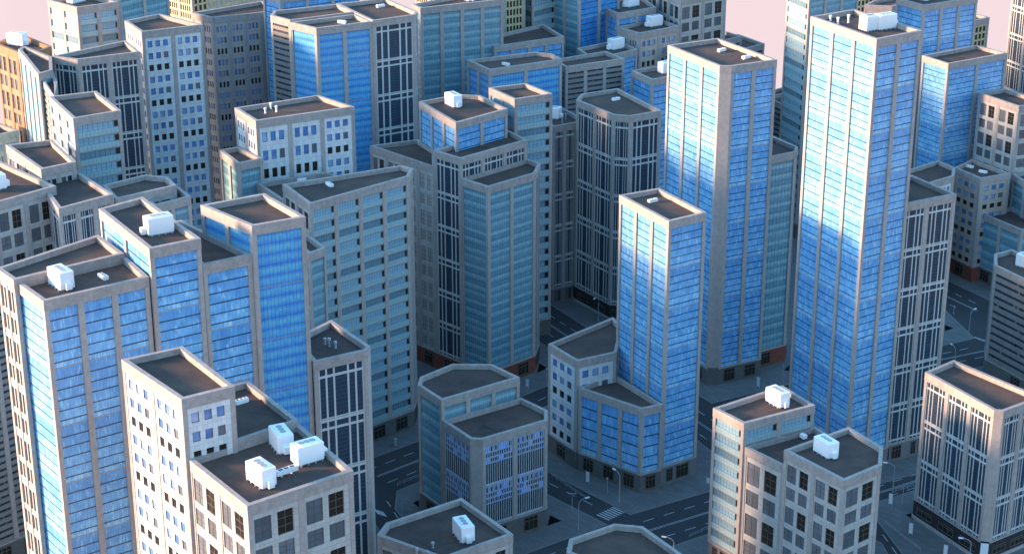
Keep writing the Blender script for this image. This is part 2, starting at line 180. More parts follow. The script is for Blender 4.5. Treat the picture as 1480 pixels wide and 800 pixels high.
ROOF_PIPES = [
    ('T1', 88.27, 501.95, 128.88, 1.56, 'leftmost white vent pipe at the rear of the tallest blue tower'),
    ('T1', 89.85, 498.69, 128.88, 1.75, 'small white vent pipe in the middle of three on the tallest blue tower'),
    ('T1', 92.85, 499.52, 128.88, 2.33, 'tallest white vent pipe nearest the rooftop units of the tallest blue tower'),
    ('P1', -74.45, 536.35, 92.28, 1.73, 'leftmost of three white vent pipes on the apartment tower at the centre left'),
    ('P1', -73.37, 541.24, 92.28, 1.96, 'rear one of three white vent pipes on the apartment tower at the centre left'),
    ('P1', -71.28, 537.86, 92.28, 1.95, 'rightmost of three white vent pipes on the apartment tower at the centre left'),
    ('G1', -44.45, 402.5, 74.28, 1.61, 'leftmost grey vent pipe on the white mullioned block at the lower left'),
    ('G1', -43.35, 401.27, 74.28, 2.14, 'tallest grey vent pipe in the middle on the white mullioned block'),
    ('G1', -41.76, 400.16, 74.28, 1.78, 'rightmost grey vent pipe on the white mullioned block at the lower left'),
    ('F4', -21.51, 365.61, 38.28, 1.96, 'tallest vent pipe at the front left of the low bottom centre roof'),
    ('F4', -19.06, 364.99, 38.28, 1.25, 'short vent pipe nearest the bottom edge on the low bottom centre roof'),
    ('F4', -18.05, 369.06, 38.28, 1.43, 'vent pipe closest to the rooftop unit on the low bottom centre roof'),
    ('K2', 17.58, 619.75, 64.68, 2.26, 'nearer grey vent pipe on the mullioned block behind the balcony tower'),
    ('K2', 18.92, 624.45, 64.68, 2.02, 'farther grey vent pipe on the mullioned block behind the balcony tower'),
]

LAMPS = [
    (30.29, 462.36, 27.95, 465.81, 9.6, 'street lamp at the zebra crossing below the blue podium block'),
    (18.22, 446.37, 20.43, 447.62, 9.6, 'street lamp on the pavement right of the white finned block'),
    (108.67, 467.98, 106.17, 468.62, 9.6, 'street lamp with a curved arm beside the lower right panel block'),
    (16.86, 627.77, 15.26, 634.64, 9.6, 'street lamp at the far junction left of the dark mullioned tower'),
    (30.19, 595.35, 26.68, 590.51, 9.6, 'street lamp in front of the dark stone base of the mullioned tower'),
    (156.62, 581.81, 159.44, 584.68, 9.6, 'street lamp on the corner pavement left of the louvred block'),
    (144.55, 550.63, 142.76, 555.57, 9.6, 'street lamp rising behind the roof of the lower right mullioned block'),
    (120.33, 424.72, 117.45, 425.47, 9.6, 'street lamp before the dark stone base of the lower right mullioned block'),
    (42.47, 425.22, 38.45, 426.57, 9.6, 'street lamp rising beside the low octagonal roof at the bottom'),
]

POSTS = [
    (27.13, 467.53, 5.1, 'slim sign post on the pavement before the blue podium block'),
    (16.85, 458.25, 4.82, 'traffic light post with side arms near the zebra crossing'),
    (110.3, 462.18, 5.5, 'round sign on a post left of the lower right mullioned block'),
    (87.69, 543.91, 6.15, 'thin post by the red brick base of the teal tower'),
    (11.14, 543.65, 4.91, 'thin post beside the apartment block left of the podium'),
    (-30.59, 454.89, 4.14, 'thin post behind the low roof at the bottom centre'),
    (155.92, 601.71, 3.17, 'short post on the far corner pavement at the right'),
]

SIGNS = [
    (21.73, 473.43, 4.03, 'pale street sign panel along the pavement of the podium block', 0),
    (108.71, 443.17, 4.28, 'cyan lit sign panel at the kerb left of the lower right mullioned block', 0),
    (115.54, 431.21, 4.21, 'cyan lit sign panel cut by the bottom edge at the lower right', 0),
    (106.46, 460.13, 4.17, 'pink tinted sign panel under the curved street lamp at the lower right', 0),
    (79.02, 539.06, 5.13, 'grey sign panel before the stone base of the tall blue tower', 0),
    (4.88, 538.82, 3.42, 'grey sign panel in front of the red brick base of the central cluster', 0),
    (-34.99, 497.97, 3.01, 'grey utility box on the pavement before the balcony tower', 1),
    (56.44, 472.47, 2.46, 'white sign panel half hidden by the balcony block at the lower right', 0),
    (21.84, 655.71, 3.09, 'grey sign panel on the far pavement under the shop windows', 0),
    (15.76, 620.26, 2.16, 'small pale box at the foot of the far street lamp', 1),
]

RAILS = [
    (48.34, 441.85, 53.88, 446.48, 'short railing along the kerb left of the lower right balcony block'),
    (11.54, 477.92, 20.87, 463.57, 'long railing along the kerb beside the white finned block'),
    (109.34, 467.98, 115.36, 471.37, 'short railing at the corner left of the lower right mullioned block'),
    (-32.93, 471.78, -27.21, 476.93, 'railing along the pavement left of the octagonal roofed block'),
    (102.95, 449.73, 109.68, 434.14, 'railing along the kerb at the bottom right'),
]

DUCT = (-45.9, 320.26, 81.48, -42.18, 323.19)

GAP_SHEETS = [[(-27.96, 461.98), (-26.38, 463.63), (-26.16, 459.13)], [(8.2, 550.99), (9.1, 558.52), (11.22, 555.44), (10.97, 554.05)], [(9.83, 448.68), (10.61, 454.81), (13.71, 451.44)], [(19.76, 617.92), (22.56, 619.27), (22.38, 613.59)], [(150.66, 591.59), (149.45, 586.04), (152.98, 588.51)], [(109.71, 454.9), (111.88, 456.1), (111.46, 452.12)], [(89.37, 552.93), (91.85, 557.68), (91.15, 552.66)]]

# ------------------------------------------------------------------ material helpers
class NB:
    def __init__(s, name):
        s.m = bpy.data.materials.new(name); s.m.use_nodes = True; s.t = s.m.node_tree
        s.b = s.t.nodes['Principled BSDF']
    def n(s, kind, **k):
        x = s.t.nodes.new('ShaderNode' + kind)
        for a, v in k.items(): setattr(x, a, v)
        return x
    def put(s, sock, v):
        if hasattr(v, 'is_output') or isinstance(v, bpy.types.NodeSocket): s.t.links.new(v, sock)
        elif isinstance(v, tuple) and len(v) == 3 and sock.type == 'RGBA': sock.default_value = (*v, 1)
        else: sock.default_value = v
    def mth(s, op, a, b=0.0, c=None):
        x = s.n('Math', operation=op); s.put(x.inputs[0], a); s.put(x.inputs[1], b)
        if c is not None: s.put(x.inputs[2], c)
        return x.outputs[0]
    def mix(s, f, a, b, mode='MIX'):
        x = s.n('MixRGB', blend_type=mode); s.put(x.inputs[0], f); s.put(x.inputs[1], a); s.put(x.inputs[2], b); return x.outputs[0]
    def ramp(s, f, stops, mode='LINEAR'):
        x = s.n('ValToRGB'); e = x.color_ramp; e.interpolation = mode
        while len(e.elements) < len(stops): e.elements.new(1.0)
        for el, (p, c) in zip(e.elements, stops):
            el.position = p; el.color = (c, c, c, 1) if not isinstance(c, tuple) else (*c, 1)
        s.put(x.inputs[0], f); return x.outputs[0]
    def noise(s, vec, scale, detail=3, rough=.55):
        x = s.n('TexNoise'); x.inputs['Scale'].default_value = scale; x.inputs['Detail'].default_value = detail
        x.inputs['Roughness'].default_value = rough; s.put(x.inputs['Vector'], vec); return x.outputs['Fac']
    def white(s, vec):
        x = s.n('TexWhiteNoise', noise_dimensions='3D'); s.put(x.inputs['Vector'], vec); return x.outputs['Value']
    def xyz(s, a, b, c=0.0):
        x = s.n('CombineXYZ'); s.put(x.inputs[0], a); s.put(x.inputs[1], b); s.put(x.inputs[2], c); return x.outputs[0]
    def pos(s): return s.n('NewGeometry').outputs['Position']
    def uv(s):
        x = s.n('SeparateXYZ'); s.put(x.inputs[0], s.n('UVMap').outputs[0]); return x.outputs[0], x.outputs[1]
    def rnd(s): return s.n('ObjectInfo').outputs['Random']
    def done(s, col, rough=.6, spec=.5, bump=None, bs=.2, bd=.05):
        s.put(s.b.inputs['Base Color'], col); s.put(s.b.inputs['Roughness'], rough); s.put(s.b.inputs['Specular IOR Level'], spec)
        if bump is not None:
            x = s.n('Bump'); x.inputs['Strength'].default_value = bs; x.inputs['Distance'].default_value = bd
            s.put(x.inputs['Height'], bump); s.t.links.new(x.outputs[0], s.b.inputs['Normal'])
        return s.m
MAT = {}
def lines(N, f, ps, w):                      # 1 on thin lines at fractions ps
    st = [(0.0, 0.0)]
    for p in ps: st += [(p - w, 1.0), (p + w, 0.0)]
    return N.ramp(f, st, 'CONSTANT')

def concrete(name, base, var=.12, speck=.1, scale=.9):
    N = NB(name); p = N.pos()
    a = N.noise(p, .05, 4); b = N.noise(p, scale, 5, .7)
    # rain streaks: noise stretched along z
    mp = N.n('Mapping'); mp.inputs['Scale'].default_value = (.5, .5, .035); N.put(mp.inputs[0], p)
    c = N.noise(mp.outputs[0], 1.0, 4)
    v = N.mth('ADD', N.mth('MULTIPLY', N.mth('SUBTRACT', a, .5), var * 2), N.mth('MULTIPLY', N.mth('SUBTRACT', b, .5), speck * 2))
    v = N.mth('ADD', v, N.mth('MULTIPLY', N.mth('SUBTRACT', c, .5), .35))
    v = N.mth('ADD', v, 1.0)
    col = N.n('Vector' + 'Math', operation='SCALE'); col.inputs[0].default_value = base; N.put(col.inputs['Scale'], v)
    MAT[name] = N.done(col.outputs[0], .85, .3, b, .3, .03)
concrete('concrete', (.35, .318, .30), .14, .34, .7)
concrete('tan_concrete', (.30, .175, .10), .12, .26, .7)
concrete('concrete_cap', (.325, .29, .272), .12, .5, .8)
concrete('pale_frame', (.50, .50, .485), .08, .12)
concrete('louvre', (.22, .205, .195), .2, .4, 2.0)
concrete('stone_base', (.20, .185, .165), .15, .2)
concrete('stucco_base', (.17, .16, .165), .12, .15)

def blue(name, cols, dark=(.012, .03, .06), bright=1.0):
    N = NB(name); u, v = N.uv(); f = N.mth('FRACT', v)
    r = N.rnd()
    ln = lines(N, f, [.19, .37, .55, .73, .90], .011)
    sepl = N.ramp(f, [(0, 1.0), (.012, 0.0), (.985, 1.0)], 'CONSTANT')
    band = N.ramp(f, [(0, .0), (.19, .2), (.37, .4), (.55, .6), (.73, .8), (.90, 1.0)], 'CONSTANT')
    mod = N.mth('FLOOR', v)
    cell = N.xyz(N.mth('FLOOR', N.mth('MULTIPLY', u, 9.0)), N.mth('ADD', N.mth('MULTIPLY', band, 7.0), N.mth('MULTIPLY', mod, 11.0)), N.mth('MULTIPLY', r, 37.0))
    w1 = N.white(cell)
    fine = N.noise(N.xyz(N.mth('MULTIPLY', u, 34.0), N.mth('MULTIPLY', v, 5.5), N.mth('MULTIPLY', r, 50.0)), 1.0, 5, .7)
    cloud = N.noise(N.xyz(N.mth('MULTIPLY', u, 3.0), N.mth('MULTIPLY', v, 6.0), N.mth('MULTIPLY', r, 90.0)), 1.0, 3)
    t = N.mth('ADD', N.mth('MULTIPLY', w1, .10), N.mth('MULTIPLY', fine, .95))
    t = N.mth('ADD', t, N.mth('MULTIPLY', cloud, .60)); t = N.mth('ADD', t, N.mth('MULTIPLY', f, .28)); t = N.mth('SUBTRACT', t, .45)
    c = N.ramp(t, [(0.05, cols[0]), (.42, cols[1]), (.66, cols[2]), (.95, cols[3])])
    # pale pleated blinds behind a few panes
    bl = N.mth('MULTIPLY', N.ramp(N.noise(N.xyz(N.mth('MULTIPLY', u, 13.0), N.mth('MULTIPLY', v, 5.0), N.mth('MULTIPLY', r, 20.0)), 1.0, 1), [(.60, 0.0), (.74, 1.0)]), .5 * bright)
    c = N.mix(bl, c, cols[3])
    mull = N.ramp(N.mth('FRACT', N.mth('MULTIPLY', u, 9.0)), [(0, 1.0), (.06, 0.0)], 'CONSTANT')
    c = N.mix(N.mth('MULTIPLY', mull, .28), c, dark)
    c = N.mix(N.mth('MULTIPLY', ln, .9), c, dark); c = N.mix(N.mth('MULTIPLY', sepl, .55), c, (.4, .4, .42))
    MAT[name] = N.done(c, N.mth('ADD', .22, N.mth('MULTIPLY', w1, .12)), .45, N.mth('SUBTRACT', 1.0, N.mth('MAXIMUM', ln, mull)), .25, .04)
blue('blue_glass', [(.07, .21, .47), (.12, .335, .63), (.20, .48, .76), (.50, .78, .90)])
blue('dark_blue_glass', [(.02, .10, .30), (.035, .18, .46), (.06, .28, .58), (.18, .46, .72)], bright=.4)

def curtain(name, nv, cols, bands, dark, lo=.5):
    N = NB(name); u, v = N.uv(); f = N.mth('FRACT', v); r = N.rnd()
    bm = N.ramp(f, bands)
    cell = N.xyz(N.mth('FLOOR', N.mth('MULTIPLY', u, float(nv))), N.mth('FLOOR', N.mth('MULTIPLY', v, 12.0)), N.mth('MULTIPLY', r, 31.0))
    w1 = N.white(cell)
    fine = N.noise(N.xyz(N.mth('MULTIPLY', u, 20.0), N.mth('MULTIPLY', v, 9.0), N.mth('MULTIPLY', r, 50.0)), 1.0, 4, .7)
    t = N.mth('ADD', N.mth('MULTIPLY', bm, .78), N.mth('ADD', N.mth('MULTIPLY', w1, .14), N.mth('MULTIPLY', N.mth('SUBTRACT', fine, .5), .55)))
    c = N.ramp(t, [(.05, cols[0]), (.4, cols[1]), (.85, cols[2])])
    mull = N.ramp(N.mth('FRACT', N.mth('MULTIPLY', u, float(nv))), [(0, 1.0), (.14, 0.0)], 'CONSTANT')
    hl = N.ramp(N.mth('FRACT', N.mth('MULTIPLY', v, 10.0)), [(0, 1.0), (.10, 0.0)], 'CONSTANT')
    sp = N.ramp(f, [(0, 1.0), (.014, 0.0)], 'CONSTANT')
    c = N.mix(N.mth('MULTIPLY', N.mth('MAXIMUM', mull, N.mth('MULTIPLY', hl, .7)), lo), c, dark)
    c = N.mix(N.mth('MULTIPLY', sp, .5), c, (.4, .42, .45))
    MAT[name] = N.done(c, .25, .45, mull, .2, .03)
B5 = [(0, .1), (.1, .8), (.2, .15), (.3, .9), (.4, .2), (.5, .75), (.6, .1), (.7, .9), (.8, .2), (.9, .8), (1.0, .15)]
curtain('banded_glass', 12, [(.05, .19, .52), (.08, .30, .64), (.17, .52, .62)], B5, (.01, .03, .12))
curtain('teal_glass', 11, [(.10, .21, .265), (.17, .325, .39), (.33, .53, .58)], [(0, .1), (.07, .3), (.12, .9), (.2, .3), (.33, .2), (.38, .85), (.5, .2), (.62, .3), (.68, .8), (.78, .2), (.88, .7), (1., .2)], (.02, .07, .10), .6)
curtain('cyan_glass', 4, [(.10, .38, .52), (.16, .52, .66), (.35, .70, .78)], [(0, .6), (1., .3)], (.5, .5, .5))
curtain('balcony_glass', 8, [(.13, .22, .27), (.20, .34, .42), (.27, .44, .55)], [(0, .8), (.33, .5), (.66, .5), (.67, .0), (1., .0)], (.03, .08, .1), .6)
curtain('balustrade', 10, [(.22, .33, .36), (.285, .415, .44), (.37, .50, .52)], [(0, .5), (1., .5)], (.10, .2, .22), .6)
def simple(name, col, rough=.5, spec=.5, var=.25, sc=.6):
    N = NB(name); p = N.pos(); a = N.noise(p, sc, 4)
    o = N.rnd()
    v = N.mth('ADD', N.mth('MULTIPLY', N.mth('SUBTRACT', a, .5), var * 2), N.mth('ADD', .9, N.mth('MULTIPLY', o, .2)))
    c = N.n('VectorMath', operation='SCALE'); c.inputs[0].default_value = col; N.put(c.inputs['Scale'], v)
    MAT[name] = N.done(c.outputs[0], rough, spec)
simple('dark_glass', (.026, .05, .08), .35, .25, .5, .8)
simple('spandrel', (.06, .075, .10), .5, .4, .3)
simple('black_window', (.022, .018, .013), .25, .5, .5, .8)
simple('window_frame', (.10, .09, .08), .5)
simple('white_paint', (.86, .86, .87), .45, .4, .03)
simple('grey_metal', (.35, .36, .38), .5, .4, .1)
simple('vent_dark', (.08, .085, .09), .6, .4, .2)
simple('gap_black', (.003, .003, .003), .9, .1, .2)
simple('road_paint', (.42, .43, .44), .8, .3, .35, 1.5)
simple('lamp_glass', (.8, .82, .85), .3, .5, .05)
simple('sign_face', (.62, .68, .72), .5, .4, .06)
def winglass(name, c0, c1, c2):
    N = NB(name); p = N.pos(); a = N.noise(p, .35, 3); r = N.rnd(); w = N.white(N.xyz(N.mth('MULTIPLY', r, 91.0), r, r))
    c = N.ramp(N.mth('ADD', N.mth('MULTIPLY', a, .6), N.mth('MULTIPLY', w, .4)), [(.2, c0), (.5, c1), (.8, c2)])
    MAT[name] = N.done(c, .15, .5)
winglass('blue_window', (.06, .13, .32), (.10, .21, .47), (.32, .44, .62))
winglass('grey_window', (.07, .09, .11), (.11, .13, .155), (.17, .19, .22))
def tile(name, base, line, n=2.2):
    N = NB(name); u, v = N.uv()
    fu = N.mth('FRACT', N.mth('MULTIPLY', u, 9.0)); fv = N.mth('FRACT', N.mth('MULTIPLY', v, 9.0))
    g = N.mth('MAXIMUM', N.ramp(fu, [(0, 1.0), (.08, 0.0)], 'CONSTANT'), N.ramp(fv, [(0, 1.0), (.09, 0.0)], 'CONSTANT'))
    w = N.white(N.xyz(N.mth('FLOOR', N.mth('MULTIPLY', u, 9.0)), N.mth('FLOOR', N.mth('MULTIPLY', v, 9.0)), 0.0))
    a = N.noise(N.pos(), .25, 4)
    k = N.mth('ADD', .82, N.mth('ADD', N.mth('MULTIPLY', w, .16), N.mth('MULTIPLY', N.mth('SUBTRACT', a, .5), .3)))
    c = N.n('VectorMath', operation='SCALE'); c.inputs[0].default_value = base; N.put(c.inputs['Scale'], k)
    c = N.mix(N.mth('MULTIPLY', g, .35), c.outputs[0], line)
    MAT[name] = N.done(c, .55, .4)
tile('pale_tile', (.62, .66, .68), (.25, .27, .28))
tile('panel_tile', (.46, .46, .44), (.16, .16, .15))
tile('tan_tile', (.48, .41, .355), (.16, .15, .14))
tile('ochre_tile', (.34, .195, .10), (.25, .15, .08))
tile('yellow_tile', (.46, .44, .26), (.2, .2, .12))
tile('periwinkle_tile', (.32, .50, .95), (.10, .14, .4))
def brickmat(name, c1, c2, mo):
    N = NB(name); b = N.n('TexBrick'); N.put(b.inputs['Vector'], N.n('UVMap').outputs[0])
    b.inputs['Scale'].default_value = 1.0; b.inputs['Color1'].default_value = (*c1, 1); b.inputs['Color2'].default_value = (*c2, 1)
    b.inputs['Mortar'].default_value = (*mo, 1); b.inputs['Brick Width'].default_value = 1.1; b.inputs['Row Height'].default_value = .45; b.inputs['Mortar Size'].default_value = .03
    a = N.noise(N.pos(), .3, 3)
    MAT[name] = N.done(N.mix(N.mth('MULTIPLY', a, .7), b.outputs['Color'], tuple(x * .55 for x in c1)), .85, .2)
brickmat('red_brick', (.34, .09, .055), (.20, .07, .05), (.10, .08, .07))
brickmat('stone_blocks', (.175, .17, .16), (.135, .13, .125), (.09, .085, .08))
brickmat('dark_stone', (.050, .045, .048), (.035, .033, .036), (.02, .02, .02))
# roof felt
N = NB('roof_felt'); p = N.pos(); a = N.noise(p, .035, 3); b = N.noise(p, .22, 5, .65); c3 = N.noise(p, 2.5, 3)
t = N.mth('ADD', N.mth('MULTIPLY', a, .6), N.mth('ADD', N.mth('MULTIPLY', b, .5), N.mth('MULTIPLY', c3, .12)))
col = N.ramp(t, [(.35, (.050, .040, .040)), (.58, (.086, .063, .056)), (.8, (.135, .09, .068))])
vo = N.n('TexVoronoi', feature='DISTANCE_TO_EDGE'); vo.inputs['Scale'].default_value = .07; N.put(vo.inputs['Vector'], N.n('NewGeometry').outputs['Position'])
cr = N.mth('MULTIPLY', N.ramp(vo.outputs['Distance'], [(0, 1.0), (.012, 0.0)]), N.ramp(N.noise(p, .12, 2), [(.5, 0.0), (.6, 1.0)]))
sb = N.n('TexBrick'); mp = N.n('Mapping'); mp.inputs['Rotation'].default_value = (0, 0, math.radians(32)); N.put(mp.inputs[0], N.pos()); N.put(sb.inputs['Vector'], mp.outputs[0])
sb.inputs['Scale'].default_value = 1.0; sb.inputs['Brick Width'].default_value = 9.0; sb.inputs['Row Height'].default_value = 2.4; sb.inputs['Mortar Size'].default_value = .05
sb.inputs['Color1'].default_value = (1, 1, 1, 1); sb.inputs['Color2'].default_value = (.88, .87, .88, 1); sb.inputs['Mortar'].default_value = (.62, .6, .6, 1)
col = N.mix(.8, col, sb.outputs['Color'], 'MULTIPLY')
MAT['roof_felt'] = N.done(N.mix(N.mth('MULTIPLY', cr, .5), col, (.02, .018, .018)), .9, .2, b, .3, .05)
# asphalt and pavement
N = NB('asphalt'); p = N.pos(); a = N.noise(p, .05, 4); b = N.noise(p, 1.6, 4)
MAT['asphalt'] = N.done(N.ramp(N.mth('ADD', N.mth('MULTIPLY', a, .6), N.mth('MULTIPLY', b, .4)), [(.3, (.032, .033, .036)), (.7, (.062, .062, .066))]), .9, .2, b, .2, .02)
N = NB('pavement'); p = N.pos(); br = N.n('TexBrick')
mp = N.n('Mapping'); mp.inputs['Rotation'].default_value = (0, 0, math.radians(32)); N.put(mp.inputs[0], p); N.put(br.inputs['Vector'], mp.outputs[0])
br.inputs['Scale'].default_value = 1.0; br.inputs['Brick Width'].default_value = 3.2; br.inputs['Row Height'].default_value = 1.1; br.inputs['Mortar Size'].default_value = .035
br.inputs['Color1'].default_value = (.19, .185, .18, 1); br.inputs['Color2'].default_value = (.145, .142, .142, 1); br.inputs['Mortar'].default_value = (.07, .07, .072, 1)
a = N.noise(p, .08, 5, .6); b = N.noise(p, 1.1, 4)
MAT['pavement'] = N.done(N.mix(N.mth('MULTIPLY', N.mth('ADD', a, N.mth('MULTIPLY', b, .3)), .55), br.outputs['Color'], (.07, .072, .076)), .85, .25, b, .2, .02)
concrete('kerb', (.17, .165, .16), .1, .15)

# ------------------------------------------------------------------ mesh builder
class MB:
    def __init__(s, mats): s.v = []; s.f = []; s.uv = []; s.mi = []; s.mats = mats
    def face(s, pts, m=0, uv=None):
        i = len(s.v); s.v += [tuple(p) for p in pts]; s.f.append(tuple(range(i, i + len(pts))))
        s.uv += uv if uv else [(0, 0)] * len(pts); s.mi.append(m)
    def build(s, name, parent=None):
        if not s.f: return None
        me = bpy.data.meshes.new(name)
        top = parent
        while top and top.parent: top = top.parent
        off = top.location if top else (0, 0, 0)
        me.from_pydata([(x - off[0], y - off[1], z - off[2]) for x, y, z in s.v], [], s.f)
        ul = me.uv_layers.new(name='UVMap')
        ul.data.foreach_set('uv', [c for t in s.uv for c in t])
        me.polygons.foreach_set('material_index', s.mi)
        for m in s.mats: me.materials.append(MAT[m])
        me.update()
        o = bpy.data.objects.new(name, me); C.objects.link(o)
        if parent: o.parent = parent
        return o
def box_pts(b, o, x, y, z, m=0, skip=()):      # box from corner o along vectors x,y,z (right-handed)
    o, x, y, z = map(Vector, (o, x, y, z))
    a = [o, o + x, o + x + y, o + y]; t = [p + z for p in a]
    if 'bot' not in skip: b.face(a[::-1], m)
    if 'top' not in skip: b.face(t, m)
    for i in range(4):
        j = (i + 1) % 4; b.face([a[i], a[j], t[j], t[i]], m)
def tag(o, label=None, cat=None, group=None, kind=None):
    if label: o['label'] = label
    if cat: o['category'] = cat
    if group: o['group'] = group
    if kind: o['kind'] = kind
    return o
def empty(name, loc, label, cat, group=None, rz=0):
    o = bpy.data.objects.new(name, None); C.objects.link(o); o.location = loc; o.rotation_euler = (0, 0, rz); o.empty_display_size = .5
    return tag(o, label, cat, group)
def offset(poly, d):                            # inward offset of a CCW polygon
    n = len(poly); out = []
    for i in range(n):
        p0, p1, p2 = Vector(poly[i - 1]), Vector(poly[i]), Vector(poly[(i + 1) % n])
        a = (p1 - p0).normalized(); b = (p2 - p1).normalized()
        na = Vector((-a.y, a.x)); nb = Vector((-b.y, b.x))
        k = 1 + na.dot(nb)
        out.append(tuple(p1 + (na + nb) * (d / max(k, .35))))
    return out

U = 12.0
REC = .45
class Wall:
    def __init__(s, p0, p1):
        s.o = Vector((*p0, 0)); d = Vector((*p1, 0)) - s.o; s.L = d.length; s.t = d / s.L; s.n = Vector((s.t.y, -s.t.x, 0))
    def P(s, a, z, o=0.0): return s.o + s.t * a + s.n * o + Vector((0, 0, z))
    def quad(s, b, a0, a1, z0, z1, o, m=0, uv=None):
        b.face([s.P(a0, z0, o), s.P(a1, z0, o), s.P(a1, z1, o), s.P(a0, z1, o)], m, uv)
    def bar(s, b, a0, a1, z0, z1, o0, o1, m=0, ends=True):      # solid proud bar between offsets o0<o1
        s.quad(b, a0, a1, z0, z1, o1, m)
        b.face([s.P(a0, z1, o1), s.P(a1, z1, o1), s.P(a1, z1, o0), s.P(a0, z1, o0)], m)
        b.face([s.P(a0, z0, o0), s.P(a1, z0, o0), s.P(a1, z0, o1), s.P(a0, z0, o1)], m)
        if ends:
            b.face([s.P(a0, z0, o0), s.P(a0, z0, o1), s.P(a0, z1, o1), s.P(a0, z1, o0)], m)
            b.face([s.P(a1, z0, o1), s.P(a1, z0, o0), s.P(a1, z1, o0), s.P(a1, z1, o1)], m)

GLASS = {'blue': 'blue_glass', 'bluedk': 'dark_blue_glass', 'band': 'banded_glass', 'teal': 'teal_glass', 'cyan': 'cyan_glass'}
def parse(s):
    i = len(s)
    while i and s[i - 1].isdigit(): i -= 1
    return s[:i], int(s[i:] or 1)

def window_part(W, a0, a1, z0, z1, o, mat, root, nx=1, nz=1, fr='window_frame', fw=.12):
    b = MB([fr])
    for k in range(nx + 1):
        a = a0 + (a1 - a0 - fw) * k / nx
        W.bar(b, a, a + fw, z0, z1, o, o + .08)
    for k in range(nz + 1):
        z = z0 + (z1 - z0 - fw) * k / nz
        W.bar(b, a0, a1, z, z + fw, o, o + .07)
    f = b.build('window', root)
    g = MB([mat]); W.quad(g, a0, a1, z0, z1, o + .01); g.build('pane', f)
    return f

